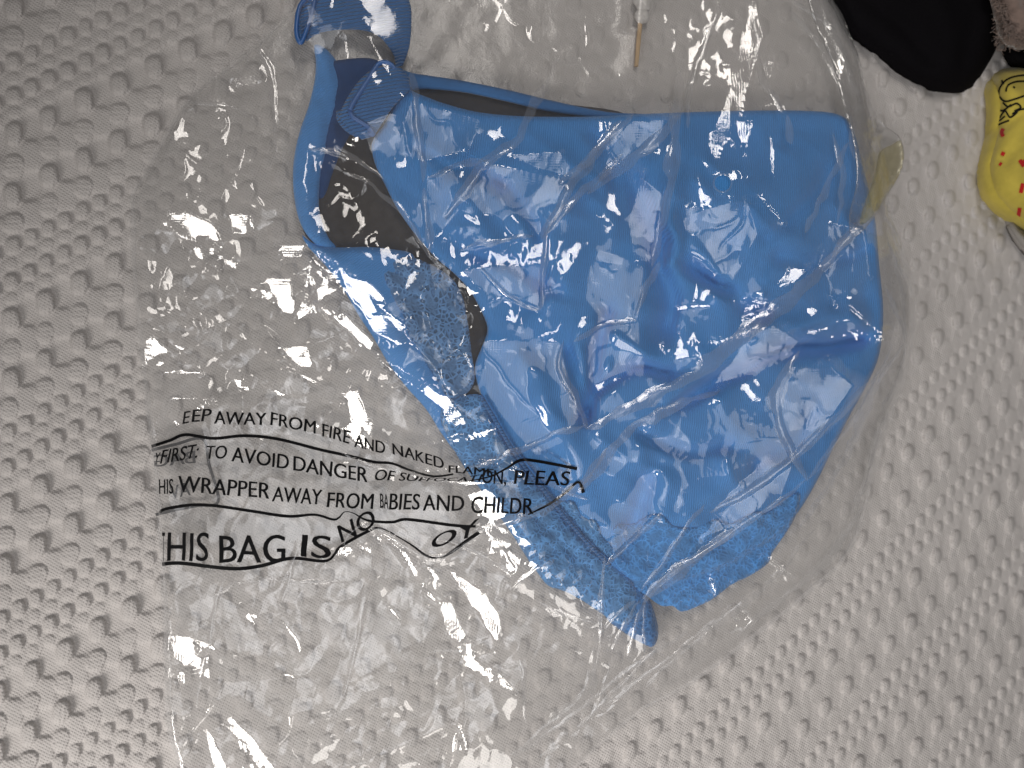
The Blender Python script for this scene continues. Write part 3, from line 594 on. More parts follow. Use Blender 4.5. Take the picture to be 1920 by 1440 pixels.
# pleats: pale folds of doubled film (line, width px, height mm)
PLEATS = [([(1050, 103), (1010, 185), (965, 267), (915, 300), (870, 360), (835, 410)], 13, 1.8), ([(1165, 225), (1110, 290), (1070, 350), (1035, 410), (1017, 450)], 12, 1.6), ([(1168, 290), (1083, 370), (1020, 447)], 8, 1.2),
 ([(800, 333), (860, 310), (920, 297)], 7, 1.0), ([(793, 353), (800, 420), (806, 475)], 9, 1.4), ([(577, 277), (653, 293), (720, 337)], 6, 1.0), ([(653, 320), (747, 387), (793, 460), (830, 500)], 7, 1.1), ([(773, 130), (783, 233), (797, 340)], 10, 1.0),
 ([(1187, 213), (1140, 262), (1100, 307), (1050, 345)], 10, 1.4), ([(1273, 217), (1220, 270), (1167, 310), (1100, 362)], 13, 1.6), ([(1277, 133), (1267, 233), (1260, 320), (1240, 420), (1222, 500)], 14, 1.8), ([(1593, 267), (1550, 350), (1510, 437)], 9, 1.5), ([(1647, 367), (1600, 430), (1557, 480)], 10, 1.4),
 ([(1597, 440), (1527, 520), (1457, 580), (1393, 630), (1317, 693), (1233, 737), (1150, 780), (1100, 803)], 16, 2.4), ([(1670, 653), (1617, 760), (1565, 830), (1517, 900)], 6, 1.6), ([(1497, 657), (1457, 740), (1470, 817), (1513, 903)], 13, 1.5), ([(1647, 700), (1533, 817), (1420, 910), (1330, 960)], 10, 1.6),
 ([(1350, 730), (1267, 763), (1180, 807), (1130, 870), (1090, 920)], 10, 2.0), ([(1240, 960), (1190, 1010), (1137, 1060)], 9, 2.0), ([(1137, 1040), (1130, 1120), (1127, 1213)], 6, 1.6), ([(1380, 993), (1290, 1060), (1207, 1130)], 12, 2.2), ([(1513, 903), (1413, 973), (1310, 1040), (1247, 1080), (1203, 1133)], 9, 2.2),
 ([(1320, 945), (1260, 1030), (1200, 1110)], 7, 1.4), ([(1200, 1125), (1170, 1170), (1150, 1220)], 5, .9), ([(1205, 1130), (1190, 1180), (1180, 1230)], 5, .9), ([(1210, 1130), (1208, 1180), (1210, 1225)], 5, .9), ([(1190, 1125), (1150, 1160), (1125, 1190)], 5, .8),
 ([(1113, 1213), (1100, 1293), (1040, 1350), (960, 1420)], 9, 1.0), ([(1125, 1210), (1110, 1290), (1090, 1350)], 5, .7), ([(1150, 1230), (1130, 1300), (1110, 1350)], 5, .7), ([(1290, 1180), (1190, 1250), (1090, 1330), (980, 1410)], 6, .8), ([(1380, 1130), (1260, 1230), (1130, 1330)], 5, .7), ([(1235, 1210), (1170, 1280), (1080, 1370)], 5, .7),
 ([(700, 1010), (690, 1100), (670, 1200), (640, 1320)], 6, .6), ([(420, 1080), (400, 1150), (385, 1230), (365, 1330)], 5, .6), ([(560, 1010), (540, 1090), (520, 1150)], 5, .6), ([(500, 1090), (440, 1095), (400, 1120)], 5, .5), ([(650, 1090), (560, 1090), (500, 1085)], 5, .5),
 ([(308, 1060), (316, 1180), (318, 1300), (330, 1400)], 5, .8), ([(975, 1230), (985, 1290), (985, 1360)], 6, .7), ([(820, 1010), (900, 1040), (960, 1080)], 5, .7), ([(960, 1105), (1000, 1070), (1040, 1050)], 6, .7), ([(1010, 1130), (1060, 1150), (1120, 1165)], 5, .5),
 ([(480, 90), (510, 140), (515, 200), (520, 290)], 8, .9), ([(350, 190), (430, 200), (500, 240)], 6, .6), ([(860, 470), (930, 450), (1000, 440)], 7, 1.2), ([(1015, 580), (1020, 500), (1025, 440)], 6, 1.4), ([(900, 500), (960, 560), (1012, 582)], 6, 1.2), ([(1190, 600), (1210, 540), (1235, 490)], 6, 1.3), ([(1075, 640), (1130, 610), (1195, 600)], 7, 1.2),
 ([(1060, 640), (1050, 690), (1085, 760), (1098, 805)], 7, 1.3), ([(870, 880), (960, 850), (1050, 810), (1100, 800)], 7, 1.2), ([(980, 860), (1030, 900), (1100, 940)], 6, .8), ([(1290, 240), (1300, 150), (1330, 60), (1350, 10)], 10, .9), ([(1470, 210), (1430, 140), (1410, 20)], 7, 1.0), ([(1480, 215), (1485, 270)], 7, .8), ([(1580, 220), (1610, 180), (1560, 60), (1530, -20)], 8, 1.2),
 ([(640, 850), (690, 870), (740, 880), (830, 900), (960, 905)], 6, 1.2), ([(890, 1000), (960, 975), (1040, 945), (1095, 900), (1140, 840)], 10, 2.0), ([(640, 1040), (655, 1000), (690, 985), (740, 1010), (800, 1046), (850, 1035), (900, 1000)], 9, 1.6), ([(1660, 430), (1688, 520), (1698, 620)], 6, 1.0), ([(1652, 700), (1612, 800), (1562, 900), (1500, 992)], 8, 1.2), ([(1702, 650), (1664, 760), (1634, 860), (1602, 960)], 7, 1.0), ([(1620, 950), (1560, 1040), (1480, 1112), (1380, 1192)], 8, 1.0), ([(1530, 992), (1440, 1092), (1330, 1182), (1210, 1286)], 6, .9), ([(1612, 930), (1640, 860), (1648, 800)], 5, .8), ([(1560, 250), (1580, 330), (1570, 420)], 7, 1.0), ([(1625, 240), (1640, 310), (1632, 380)], 6, .9), ([(1480, 20), (1540, 90), (1590, 200), (1600, 300)], 8, 1.2), ([(1450, -20), (1520, 20), (1570, 60)], 7, 1.0), ([(1660, 540), (1690, 600), (1700, 640)], 6, 1.0), ([(1680, 480), (1712, 560)], 5, .8), ([(1700, 640), (1640, 720), (1600, 800)], 5, .9)]

mpp = mm_per_px(gx, gy)
Pg = W(gx, gy, 8.0)
s1x, s1y = slope_for(Pg, W1); s2x, s2y = slope_for(Pg, W2); s3x, s3y = slope_for(Pg, W3)
inside_bag = bag_mask(gx, gy, 24)
GX = np.zeros(gx.shape); GY = np.zeros(gx.shape)
crush = np.exp(-((gx - 560) / 260) ** 2 - ((gy - 560) / 260) ** 2) * .8 + np.exp(-((gx - 1330) / 120) ** 2 - ((gy - 250) / 200) ** 2) * .5 + np.exp(-((gx - 1000) / 350) ** 2 - ((gy - 500) / 300) ** 2) * .5 + np.exp(-((gx - 870) / 150) ** 2 - ((gy - 1180) / 150) ** 2) * .4
text_calm = np.exp(-(np.clip(np.abs(gy - 925) - 75, 0, 999) / 40) ** 2 - (np.clip(np.abs(gx - 640) - 330, 0, 999) / 60) ** 2)
for size, amp, seed, ang, st in ((110, .13, 61, .6, 1.6), (48, .14, 63, -.5, 1.9), (24, .12, 65, .9, 2.0), (11, .07, 67, .2, 2.0)):
    idn = cells(gx + 6 * vnoise(gx, gy, 18, seed), gy + 6 * vnoise(gx, gy, 18, seed + 1), size, seed, ang, st)
    a, b = cellrand(idn, seed + 100)
    calm_ = np.exp(-((gx - 1330) / 330) ** 4 - ((gy - 620) / 380) ** 4) * (0 if size > 60 else .35 if size > 40 else .72)
    k = amp * (.6 + 1.2 * crush) * (1 - .75 * text_calm) * (1 - calm_) * (1 - (.86 if size < 60 else .7) * np.exp(-((gx - 900) / 420) ** 4 - ((gy - 190) / 330) ** 4))
    k = k * (1 - .85 * np.exp(-((gx - 915) / 110) ** 2 - ((gy - 35) / 110) ** 2)) * (1 - .6 * np.exp(-((gx - 1075) / 70) ** 2 - ((gy - 20) / 90) ** 2))
    GX += a * k; GY += b * k
def glare(poly, line, sx, sy, ang, seed, share):
    M = poly_mask(poly, line)
    idn = cells(gx + 7 * vnoise(gx, gy, 16, seed), gy + 7 * vnoise(gx, gy, 16, seed + 1), 17.0, seed, ang, 3.5)
    a, b = cellrand(idn, seed + 5); r = np.random.default_rng(seed + 9).random(262144)[idn]
    on = r < share
    jt = .045 if seed == 71 else .05
    tx = np.where(on, sx + jt * a, -1.5 * sx + .2 * a); ty = np.where(on, sy + jt * b, -1.5 * sy + .2 * b)
    return M, tx, ty, on
# direction along which the slope runs, in px space (y down)
M1, t1x, t1y, on1 = glare(G1_poly, G1_line, s1x, s1y, math.radians(-48), 71, .92)
M2, t2x, t2y, on2 = glare(G2_poly, G2_line, s2x, s2y, math.atan2(-.03, .33), 81, .94)
GX = np.where(M1 > .5, t1x, GX); GY = np.where(M1 > .5, t1y, GY)
GX = np.where(M2 > .5, t2x, GX); GY = np.where(M2 > .5, t2y, GY)
def integrate(gxs, gys):
    """height (mm) whose slopes come nearest to the wanted ones"""
    U = gxs * mpp * PST; V = -gys * mpp * PST
    R, C = U.shape
    f = np.zeros((R, C)); f[:, 1:] += U[:, 1:] - U[:, :-1]; f[1:, :] += V[1:, :] - V[:-1, :]
    F = np.fft.fft2(f)
    kx = 2 * np.cos(2 * np.pi * np.fft.fftfreq(C)) - 2; ky = 2 * np.cos(2 * np.pi * np.fft.fftfreq(R)) - 2
    D = kx[None] + ky[:, None]; D[0, 0] = 1
    Hh = np.real(np.fft.ifft2(F / (D - 2e-4))); return Hh - Hh.mean()
def slopes(h):
    sy_, sx_ = np.gradient(h, PST); return sx_ / mpp, -sy_ / mpp
# broad facets that mirror the added veil panel
G3_poly = [[(868, 508), (940, 498), (1015, 503), (1012, 586), (950, 562), (890, 532)], [(905, 305), (1050, 335), (1062, 345), (1012, 438), (960, 425), (925, 400), (880, 400), (890, 345)], [(960, 292), (1050, 285), (1070, 312), (1060, 330), (1000, 312)],
 [(1095, 522), (1122, 470), (1160, 480), (1206, 500), (1200, 600), (1196, 682), (1112, 722), (1090, 690), (1102, 600)], [(905, 640), (960, 640), (1050, 642), (1062, 700), (1086, 782), (1050, 832), (1000, 850), (955, 800), (915, 740)],
 [(1100, 880), (1180, 812), (1290, 822), (1400, 792), (1460, 800), (1440, 860), (1300, 900), (1240, 952), (1160, 1042), (1110, 980)], [(1485, 690), (1560, 690), (1600, 722), (1545, 800), (1455, 900), (1400, 922), (1440, 820)], [(1275, 392), (1400, 375), (1420, 440), (1380, 515), (1300, 498)],
 [(1200, 330), (1240, 362), (1225, 480), (1192, 500), (1180, 420)], [(770, 190), (900, 225), (880, 280), (800, 300), (745, 290)], [(1180, 230), (1250, 225), (1215, 280), (1130, 320), (1150, 270)], [(1560, 420), (1620, 430), (1630, 520), (1560, 560), (1530, 500)],
 [(1380, 640), (1450, 610), (1500, 640), (1440, 690), (1340, 720)], [(1330, 940), (1420, 880), (1490, 860), (1460, 940), (1380, 985), (1300, 1010)], [(800, 330), (850, 320), (870, 380), (830, 430), (800, 400)]]
M3 = poly_mask(G3_poly, [], 1)
id3 = cells(gx + 8 * vnoise(gx, gy, 24, 501), gy + 8 * vnoise(gx, gy, 24, 502), 46, 503, .7, 1.6)
a3, b3 = cellrand(id3, 504); f3 = np.sin(id3 * 1.7)
id4 = cells(gx, gy, 14, 505, .3, 2.0); a4, b4 = cellrand(id4, 506)
sel3 = (M3 > .5) & (M1 < .5) & (M2 < .5)
GX = np.where(sel3, s3x + .045 * a3 + .02 * a4, GX); GY = np.where(sel3, s3y + .045 * b3 + .02 * b4, GY)
MM_ = ((M1 > .5) & on1) | ((M2 > .5) & on2) | sel3
DX, DY = GX.copy(), GY.copy()
def soften(a, sg):
    fx = np.fft.fftfreq(a.shape[1]); fy = np.fft.fftfreq(a.shape[0])
    return np.real(np.fft.ifft2(np.fft.fft2(a) * np.exp(-2 * (math.pi * sg) ** 2 * (fx[None] ** 2 + fy[:, None] ** 2))))
base = bilinear(hm, OX0, OY0, OST, gx, gy) + 2.2 * inside_bag + 2.6 * np.exp(-((gx - 1325) / 150) ** 2 - ((gy - 345) / 130) ** 2)
floor_ = np.where(inside_bag > .3, bilinear(OBST, OX0, OY0, OST, gx, gy) + .35, 2.0)
TX, TY = GX.copy(), GY.copy()
for rnd in range(3):
    bsx, bsy = slopes(base)
    for it in range(9):
        hw = integrate(TX, TY)
        hw = (hw - soften(hw, 55)) * inside_bag
        ax_, ay_ = slopes(hw)
        TX = np.where(MM_, TX + .95 * (DX - bsx - ax_), TX); TY = np.where(MM_, TY + .95 * (DY - bsy - ay_), TY)
    hw = integrate(TX, TY); hw = (hw - soften(hw, 55)) * inside_bag
    if rnd < 2:                                   # where the film would dip into what it holds, it is lifted as a whole
        lack = np.maximum(floor_ - base - hw, 0)
        for q in range(8):
            p_ = np.pad(lack, 1, mode='edge'); lack = np.maximum.reduce([p_[:-2, 1:-1], p_[2:, 1:-1], p_[1:-1, :-2], p_[1:-1, 2:], lack])
        base = base + soften(lack, 9)
ax_, ay_ = slopes(hw + base)
err = np.hypot(ax_ - DX, ay_ - DY)[MM_]
print('glare slope error', np.percentile(err, [25, 50, 75]), 'relief', hw.min(), hw.max())
pl = np.zeros(gx.shape)
for line, w, amp in PLEATS:
    P = np.array(line, float); x0, y0 = P.min(0) - w * 2; x1, y1 = P.max(0) + w * 2
    sl_ = (slice(max(int((y0 - PY0) / PST), 0), int((y1 - PY0) / PST) + 1), slice(max(int((x0 - PX0) / PST), 0), int((x1 - PX0) / PST) + 1))
    X = gx[sl_] + 2.5 * vnoise(gx[sl_], gy[sl_], 30, 91); Y = gy[sl_] + 2.5 * vnoise(gx[sl_], gy[sl_], 30, 92)
    d, a = seg_dist(X, Y, catmull(line, 4, False))
    tap = np.sqrt(np.clip(4 * a * (1 - a), 0, 1))
    q = np.clip(1 - d / (w * .75 * (.5 + .5 * tap)), 0, 1)
    pl[sl_] += amp * tap * (q ** 1.2) * .55
# a web of fine sharp creases all over the crumpled film
web = np.zeros(gx.shape)
for sc, amp, seed, an, stx in ((150, .75, 401, .5, 2.2), (110, .65, 403, -.7, 2.4), (70, .42, 405, 1.2, 2.0), (46, .30, 407, .1, 1.8), (34, .22, 409, -.4, 1.6)):
    c_, s_ = math.cos(an), math.sin(an)
    X = (gx * c_ + gy * s_) + .12 * sc * vnoise(gx, gy, sc * .35, seed + 50); Y = (-gx * s_ + gy * c_) / stx + .12 * sc * vnoise(gx, gy, sc * .35, seed + 51)
    n_ = vnoise(X, Y, sc, seed)
    w_ = 3.2 / sc                                   # creases about three pixels wide whatever the scale
    on_ = sstep(vnoise(gx, gy, sc * 1.3, seed + 70) * 2.2 + .35)
    web += amp * np.exp(-np.abs(n_) / w_) * on_
web *= (.55 + .75 * crush) * (1 - .8 * text_calm) * inside_bag * (1 - .8 * blur(((M1 > .5) | (M2 > .5)).astype(float), 2))
pl += web
pl *= 1 - blur(((M1 > .5) | (M2 > .5)).astype(float), 2)
film = np.maximum(base + hw + pl * inside_bag, floor_)
def film_z(px, py): return bilinear(film, PX0, PY0, PST, px, py)

bag = thing('plastic_bag', 'clear crumpled plastic bag with printed safety warning, holding the blue bra', 'plastic bag')
HOLE = (1355, 343, 15.5)
def bag_grid(zfn, step, inset=0.0, hole=None):
    ys = np.arange(-150, 1600, step); xl = edge_x(BAG_L, ys) + inset; xr = edge_x(BAG_R, ys) - inset
    n = int((xr - xl).max() / step)
    u = np.linspace(0, 1, n)[None]
    X = xl[:, None] * (1 - u) + xr[:, None] * u; Y = np.repeat(ys[:, None], n, 1)
    keep = None
    if hole:
        d = np.hypot(X - hole[0], Y - hole[1]); near = (d < hole[2]) ; k = hole[2] / np.maximum(d, 1e-3)
        edge = (d < hole[2] + step * .8) & (d > hole[2] - step * .8)
        X = np.where(edge, hole[0] + (X - hole[0]) * k, X); Y = np.where(edge, hole[1] + (Y - hole[1]) * k, Y)
        d = np.hypot(X - hole[0], Y - hole[1]) < hole[2] - .3
        keep = ~(d[:-1, :-1] | d[1:, :-1] | d[:-1, 1:] | d[1:, 1:])
    return W(X, Y, zfn(X, Y)), keep
P, keep = bag_grid(film_z, 2.3, 0, HOLE)
link('front_film', grid_mesh('front_film', P, keep), M_film, bag)
th = np.linspace(0, 2 * math.pi, 49)
rr_ = np.array([HOLE[2] - .6, HOLE[2] + 1.2, HOLE[2] + 3.0])[:, None]
hx, hy = HOLE[0] + rr_ * np.cos(th), HOLE[1] + rr_ * np.sin(th)
link('vent_hole_rim', grid_mesh('vent_hole_rim', W(hx, hy, film_z(hx, hy) + np.array([.12, .3, .1])[:, None])), M_pleat, bag)
def back_z(px, py):
    z = 1.9 + .35 * vnoise(px, py, 30, 95) + swell(px, py) * .5 - 1.0 + .6
    d, _ = seg_dist(px, py, [(1206, -10), (1204, 25), (1196, 120)])
    return z + np.exp(-(d / 30) ** 2) * np.where(py < 60, 5.5, 2.0)
P, keep = bag_grid(back_z, 7.0, -4.0)
link('back_film', grid_mesh('back_film', P), M_filmback, bag)

def strip_film(name, line, w, mat, dz=.3, zfn=film_z, n=6, wob=0.0, seed=5):
    L = catmull(line, n, False); t = np.gradient(L, axis=0); t /= np.maximum(np.linalg.norm(t, axis=1), 1e-6)[:, None]; nr = np.stack([-t[:, 1], t[:, 0]], 1)
    a = np.linspace(0, 1, len(L)); tap = np.clip(np.sqrt(np.clip(4 * a * (1 - a), 0, 1)), .12, 1)
    L = L + wob * vnoise(L[:, 0], L[:, 1], 20, seed)[:, None] * nr
    k = np.linspace(-.5, .5, 5)[None, :, None]
    wv = w * tap * (1 + .6 * vnoise(L[:, 0], L[:, 1], 26, seed + 1))
    G = L[:, None] + nr[:, None] * (wv[:, None, None] * k)
    X, Y = G[..., 0], G[..., 1]
    return link(name, grid_mesh(name, W(X, Y, zfn(X, Y) + dz + .12 * (1 - (2 * k[..., 0]) ** 2))), mat, bag)
for q, (line, w, amp) in enumerate(PLEATS):
    strip_film('film_pleat', line, w * 1.7, M_pleat, .18, wob=4.5, seed=300 + q)
strip_film('bag_edge', [(x + 3, y) for x, y in BAG_L], 9, M_pleat, .25)
strip_film('bag_edge', [(x - 3, y) for x, y in BAG_R], 9, M_pleat, .25)

# sealing flap with its yellowed adhesive along the upper right edge
def over_film(dz, n=0.0, seed=1): return lambda x, y, d: film_z(x, y) + dz + n * vnoise(x, y, 16, seed)
sheet('adhesive_flap', [(1506, -60), (1560, -60), (1590, 52), (1610, 104), (1630, 186), (1652, 228), (1690, 262), (1693, 312), (1668, 360), (1636, 412), (1600, 446), (1592, 405), (1606, 340), (1600, 262), (1580, 195), (1562, 120), (1530, 50)],
      over_film(1.0, .7, 96), M_flap, bag, .12, 6, 0, 6, False)
sheet('adhesive_strip', [(1650, 285), (1672, 272), (1690, 264), (1692, 310), (1668, 358), (1634, 408), (1612, 420), (1622, 380), (1640, 330)], over_film(1.5, .7, 96), M_glue, bag, .1, 6, 0, 6, False)

# ------------------------------------------------------------------ the print on the film
def glyphs(text):
    cu = bpy.data.curves.new('type', 'FONT'); cu.body = text; cu.size = 1.0; cu.resolution_u = 4
    o = bpy.data.objects.new('type', cu); COL.objects.link(o)
    dg = bpy.context.evaluated_depsgraph_get(); me = bpy.data.meshes.new_from_object(o.evaluated_get(dg))
    bpy.data.objects.remove(o); bpy.data.curves.remove(cu)
    return me
def word(text, xl, yl, xr, yr, h, slant=0.0, zfn=film_z, dz=.28, mat=M_ink, mirror=False, curve=0.0, parent=bag, name='printed_word', squash=None):
    me = glyphs(text)
    bm = bmesh.new(); bm.from_mesh(me)
    bmesh.ops.triangulate(bm, faces=bm.faces)
    for _ in range(2):
        es = [e for e in bm.edges if e.calc_length() > .16]
        if es: bmesh.ops.subdivide_edges(bm, edges=es, cuts=1); bmesh.ops.triangulate(bm, faces=[f for f in bm.faces if len(f.verts) > 3])
    n0 = len(bm.verts); g0 = list(bm.verts) + list(bm.edges) + list(bm.faces)
    lay = [0.0] * n0
    kb = min(1.0, 30.0 / h)
    for sh, dzz in ((-.018 * kb, .03), (.018 * kb, .06), (0, .09)):
        dup_ = bmesh.ops.duplicate(bm, geom=g0)['geom'] if sh else None
        for v in (q for q in (dup_ or []) if isinstance(q, bmesh.types.BMVert)):
            v.co.x += sh; v.co.z = dzz
    V = np.array([v.co[:2] for v in bm.verts]); ZZ = np.array([v.co[2] for v in bm.verts])
    x0, x1 = V[:, 0].min(), V[:, 0].max(); cap = .729 if V[:, 1].max() > .5 else 1
    u = (V[:, 0] - x0) / (x1 - x0); v = V[:, 1] / cap
    if mirror: u = 1 - u
    bx = xl + (xr - xl) * u; by = yl + (yr - yl) * u + curve * 4 * u * (1 - u)
    hh = h if squash is None else h * np.interp(u, np.linspace(0, 1, len(squash)), squash)
    X = bx + slant * v * h; Y = by - v * hh
    X = X + 1.2 * vnoise(X, Y, 24, 97); Y = Y + 1.0 * vnoise(X, Y, 24, 98)
    T = W(X, Y, zfn(X, Y) + dz + ZZ)
    for vv, t in zip(bm.verts, T): vv.co = t
    bm.to_mesh(me); bm.free(); me.name = name
    return link(name, me, mat, parent, False)
WORDS = [('E', 341, 795, 353, 793, 24, .2), ('EP', 358, 792, 395, 790, 25, .16), ('Y', 288, 872, 297, 871, 24, .2), ('T', 303, 1051, 309, 1051, 56, .02), ('AWAY', 400, 795, 499, 798, 25, .05), ('FROM', 506, 796, 591, 813, 25, .1), ('FIRE', 603, 817, 655, 832, 25, .1), ('AND', 664, 838, 722, 851, 24, .0), ('NAKED', 737, 851, 832, 880, 22, -.05),
 ('FIRST:', 300, 870, 370, 858, 28, .18), ('TO', 384, 860, 425, 859, 25, .14), ('AVOID', 434, 864, 541, 880, 28, .06), ('DANGER', 550, 882, 690, 905, 29, .02),
 ('ON,', 903, 905, 948, 908, 27, .04), ('PLEAS', 962, 908, 1066, 910, 28, .14), ('HIS', 298, 926, 326, 925, 29, .0), ('WRAPPER', 333, 921, 506, 935, 31, .08), ('AWAY', 510, 940, 603, 946, 30, .08), ('FROM', 612, 951, 699, 955, 30, .1),
 ('BA', 712, 952, 728, 954, 28, .0), ('BIES', 729, 955, 786, 955, 31, .08), ('AND', 792, 957, 871, 958, 31, .02), ('CHILDR', 882, 961, 1000, 964, 32, .06),
 ('HIS', 313, 1051, 390, 1052, 56, .04), ('BAG', 411, 1055, 536, 1054, 54, .0), ('IS', 564, 1043, 620, 1047, 44, .04)]
for t, xl, yl, xr, yr, h, sl_ in WORDS: word(t, xl, yl, xr, yr, h, sl_)
word('NO', 640, 1018, 706, 985, 34, -.25)
word('OY', 806, 1030, 892, 1004, 32, .22, squash=(.8, 1.1))
word('FLAME', 840, 886, 925, 893, 15, .02)
word('OF SUFFOCATI', 700, 901, 900, 903, 22, .25, squash=(1, .9, .7, .35, .3, .3, .4, .7))
def strip(line, w, zfn=film_z, dz=.25, mat=M_ink, name='printed_line'):
    L = catmull(line, 8, False); t = np.gradient(L, axis=0); t /= np.linalg.norm(t, axis=1)[:, None]; nrm = np.stack([-t[:, 1], t[:, 0]], 1)
    w = np.interp(np.linspace(0, 1, len(L)), np.linspace(0, 1, len(w)), w) if hasattr(w, '__len__') else np.full(len(L), w)
    w = w * 1.15
    a = L + nrm * w[:, None] / 2; b = L - nrm * w[:, None] / 2
    G = np.stack([a, L, b], 1); X, Y = G[..., 0], G[..., 1]
    return link(name, grid_mesh(name, W(X, Y, zfn(X, Y) + dz)), mat, bag, False)
strip([(284, 837), (318, 826), (348, 815), (400, 822), (458, 817), (520, 823), (600, 843), (655, 855), (700, 866), (735, 869), (770, 882), (812, 893), (850, 889)], [5, 5, 5, 5, 5, 5, 4, 3.5, 3])
strip([(880, 902), (920, 893), (950, 878), (976, 863), (1010, 865), (1082, 879)], [1.5, 2.5, 3.5, 5, 5, 5])
strip([(300, 962), (308, 955), (355, 947), (400, 948), (470, 958), (540, 968), (590, 965), (624, 974), (636, 970), (646, 960), (662, 962), (690, 976), (735, 979), (765, 974), (850, 985), (892, 987)], [4, 5, 5, 5, 5, 5, 4, 4, 3, 1.5, 1.5, 4, 4.5, 5, 5, 4])
strip([(304, 1058), (340, 1056), (430, 1066), (485, 1062), (545, 1047), (600, 1052), (618, 1049), (628, 1038), (640, 1024), (690, 996), (712, 990), (740, 1002)], [6, 6, 6, 6, 5.5, 5, 4, 4, 5, 5, 3, 2])
strip([(742, 1004), (756, 1012), (775, 1024), (800, 1042), (825, 1046), (845, 1036), (870, 1018), (898, 998)], [2, 2, 3, 4, 2, 5, 6, 6])
strip([(990, 965), (1030, 945), (1060, 924), (1084, 904), (1094, 924)], [2, 4, 4, 4, 6])
# ghost of the print on the back wall of the bag, seen through both films
bz = back_z
strip([(284, 844), (330, 833), (380, 823), (392, 870), (409, 940), (370, 948), (330, 956), (292, 965)], 5, bz, .3, M_inkback)
word('BAG', 290, 876, 368, 868, 24, -.1, bz, .3, M_inkback, True)
word('AV', 320, 936, 358, 928, 26, -.1, bz, .3, M_inkback, True)

# ------------------------------------------------------------------ things round the bag
def dome(z0, hgt, w, n=.6, sc=30, seed=1, extra=None):
    def f(x, y, d):
        z = z0 + hgt * (1 - (1 - np.clip(d / w, 0, 1)) ** 2) + n * vnoise(x, y, sc, seed)
        return z + (folds(x, y, extra) if extra else 0)
    return f
g = thing('black_garment', 'plain black cloth garment with a rounded corner, beside the bag', 'garment')
sheet('cloth', [(1540, -120), (1548, -20), (1570, 20), (1592, 62), (1622, 86), (1660, 114), (1700, 144), (1745, 167), (1788, 175), (1820, 166), (1848, 130), (1872, 84), (1886, 44), (1880, 0), (1870, -120)], dome(4, 9, 60, 1.2, 50, 101, [([(1600, -20), (1680, 40), (1760, 130)], 16, -2.5), ([(1740, -40), (1780, 40), (1790, 120)], 20, 2.0), ([(1850, -20), (1820, 60), (1800, 140)], 14, -2.0)]), M_black, g, 3, 10, 4, 24, False)
# fluffy fleece at the corner
g = thing('fleece_garment', 'fluffy taupe fleece at the corner beyond the black cloth', 'fleece')
FL = [(1862, -90), (1864, 0), (1874, 36), (1884, 66), (1905, 84), (1940, 92), (2010, 80), (2010, -90)]
fl = dome(14, 8, 40, 2.2, 12, 102)
sheet('cloth', FL, fl, M_fleece, g, 4, 7, 4, 20, False)
V, F = [], []
for k in range(5200):
    x, y = random.uniform(1856, 2005), random.uniform(-85, 98)
    if not inside(np.array([x]), np.array([y]), catmull(FL, 4))[0] and random.random() > .12: continue
    z = float(fl(np.array([x]), np.array([y]), np.array([15.0]))[0]) - 2
    p0 = W(x, y, z); a = random.uniform(0, 6.28); L_ = random.uniform(.002, .0048); c = len(V)
    for s in range(4):
        t = s / 3; q = p0 + np.array([math.cos(a + t * 2.4) * L_ * t, math.sin(a + t * 2.4) * L_ * t, .0035 * math.sin(t * 2.2)])
        wv = .00022 * (1 - .5 * t); sd = np.array([-math.sin(a), math.cos(a), 0]) * wv
        V += [tuple(q + sd), tuple(q - sd)]
    F += [(c + 2 * s, c + 2 * s + 1, c + 2 * s + 3, c + 2 * s + 2) for s in range(3)]
me = bpy.data.meshes.new('pile'); me.from_pydata(V, [], F); tag(link('pile', me, M_fleece, g), kind='stuff')
g = thing('black_sliver', 'black sliver between the fleece and the yellow sock', 'cloth')
sheet('cloth', [(1884, 92), (1900, 84), (1960, 86), (1990, 110), (1960, 132), (1915, 128), (1894, 116)], dome(4, 6, 20, .6, 30, 103), M_black, g, 2, 7, 2, 12, False)  # black sheet filling the gap between fleece and sock
g = thing('yellow_sock', 'yellow sock with black scribble print and short red dashes', 'sock')
SK = [(1856, 165), (1862, 142), (1880, 129), (1920, 123), (1980, 126), (2010, 180), (2010, 420), (1960, 440), (1926, 430), (1896, 412), (1870, 391), (1850, 366), (1843, 330), (1846, 290), (1856, 244), (1859, 204)]
skf = dome(6, 17, 75, .8, 40, 104, [([(1935, 255), (1900, 285), (1880, 310)], 12, -2.0), ([(1850, 255), (1890, 232), (1925, 205)], 8, -1.6)])
sheet('body', SK, skf, M_yellow, g, 6, 7, 6, 26, False)
SKE = catmull(SK, 5)
def on_sock(x, y):
    d, _ = seg_dist(np.asarray(x, float), np.asarray(y, float), SKE, True); return skf(x, y, d) - 6 * (1 - np.clip(d / 26, 0, 1)) ** 2
def print_on(lines, w, mat, name):
    for L in lines:
        Lc = catmull(L, 6, False); t = np.gradient(Lc, axis=0); t /= np.linalg.norm(t, axis=1)[:, None]; nr = np.stack([-t[:, 1], t[:, 0]], 1) * w / 2
        G = np.stack([Lc + nr, Lc - nr], 1)
        link(name, grid_mesh(name, W(G[..., 0], G[..., 1], on_sock(G[..., 0], G[..., 1]) + .35)), mat, g, False)
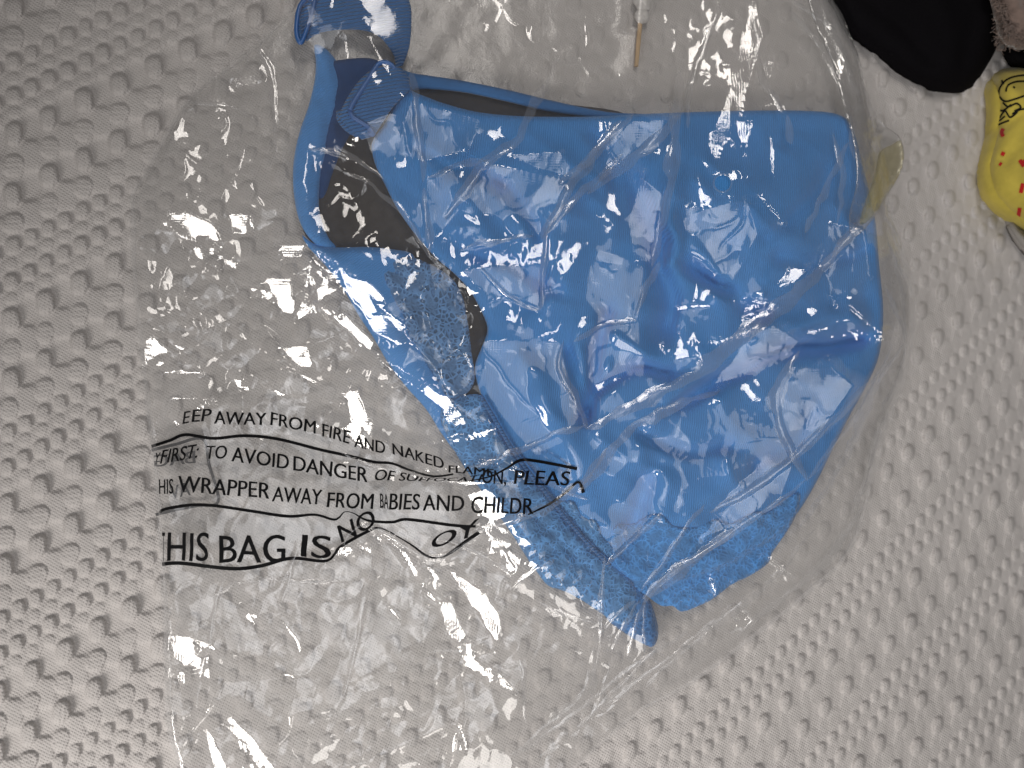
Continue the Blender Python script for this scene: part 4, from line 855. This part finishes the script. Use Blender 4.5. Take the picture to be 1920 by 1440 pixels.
print_on([[(1872, 178), (1874, 166), (1884, 152), (1900, 144), (1925, 140)], [(1886, 172), (1890, 160), (1905, 153), (1925, 152)], [(1872, 180), (1884, 190), (1902, 186), (1925, 178)], [(1866, 196), (1878, 208), (1896, 196)], [(1880, 192), (1890, 200), (1906, 194), (1914, 202), (1902, 208)],
          [(1862, 214), (1872, 222), (1884, 208), (1894, 220), (1908, 210)], [(1860, 232), (1874, 226), (1884, 218)], [(1860, 244), (1872, 234), (1892, 226)], [(1900, 162), (1903, 165)], [(1878, 150), (1882, 158)], [(1898, 214), (1912, 206), (1925, 204)], [(1868, 206), (1862, 222), (1858, 240)]], 3.2, M_inkcloth, 'scribble_print')
print_on([[(1881, 241), (1878, 248), (1881, 256)], [(1882, 285), (1879, 292)], [(1874, 306), (1878, 309)], [(1918, 344), (1914, 362)], [(1912, 390), (1909, 408)], [(1912, 300), (1920, 312)], [(1914, 305), (1924, 302)]], 7, M_red, 'red_dash')
g = thing('grey_cloth', 'edge of a grey knitted cloth under the yellow sock', 'cloth')
sheet('cloth', [(1884, 392), (1900, 412), (1930, 440), (1990, 450), (1990, 500), (1935, 482), (1908, 456), (1892, 425)], dome(2.5, 2.5, 14, .3, 20, 105), M_grey, g, 2, 6, 2, 8, False)

# cotton swab lying on the bedspread under the bag
g = thing('cotton_swab', 'cotton swab with a wooden stick, seen through the bag above the bra', 'cotton swab')
tube('stick', W(np.array([1203., 1200., 1196., 1193.]), np.array([20., 45., 90., 124.]), np.array([1.6, 1.5, 1.3, 1.1])), [.00115, .00115, .0011, .001], M_wood, g, 10)
def lump(name, px, py, z, rx, ry, rz, mat, parent, seed):
    bm = bmesh.new(); bmesh.ops.create_icosphere(bm, subdivisions=4, radius=1)
    c = W(px, py, z)
    for v in bm.verts:
        n = float(vnoise(np.array(v.co.x * 40 + v.co.z * 23), np.array(v.co.y * 40 + 77), 12, seed))
        k = 1 + .14 * n
        v.co = Vector((c[0] + v.co.x * rx * k, c[1] + v.co.y * ry * k, c[2] + v.co.z * rz * k))
    me = bpy.data.meshes.new(name); bm.to_mesh(me); bm.free(); return link(name, me, mat, parent)
lump('cotton_tip', 1204, 30, 2.6, .0034, .0034, .0024, M_cotton, g, 111)
lump('cotton_tip', 1205, 2, 3.0, .0042, .0055, .0028, M_cotton, g, 112)
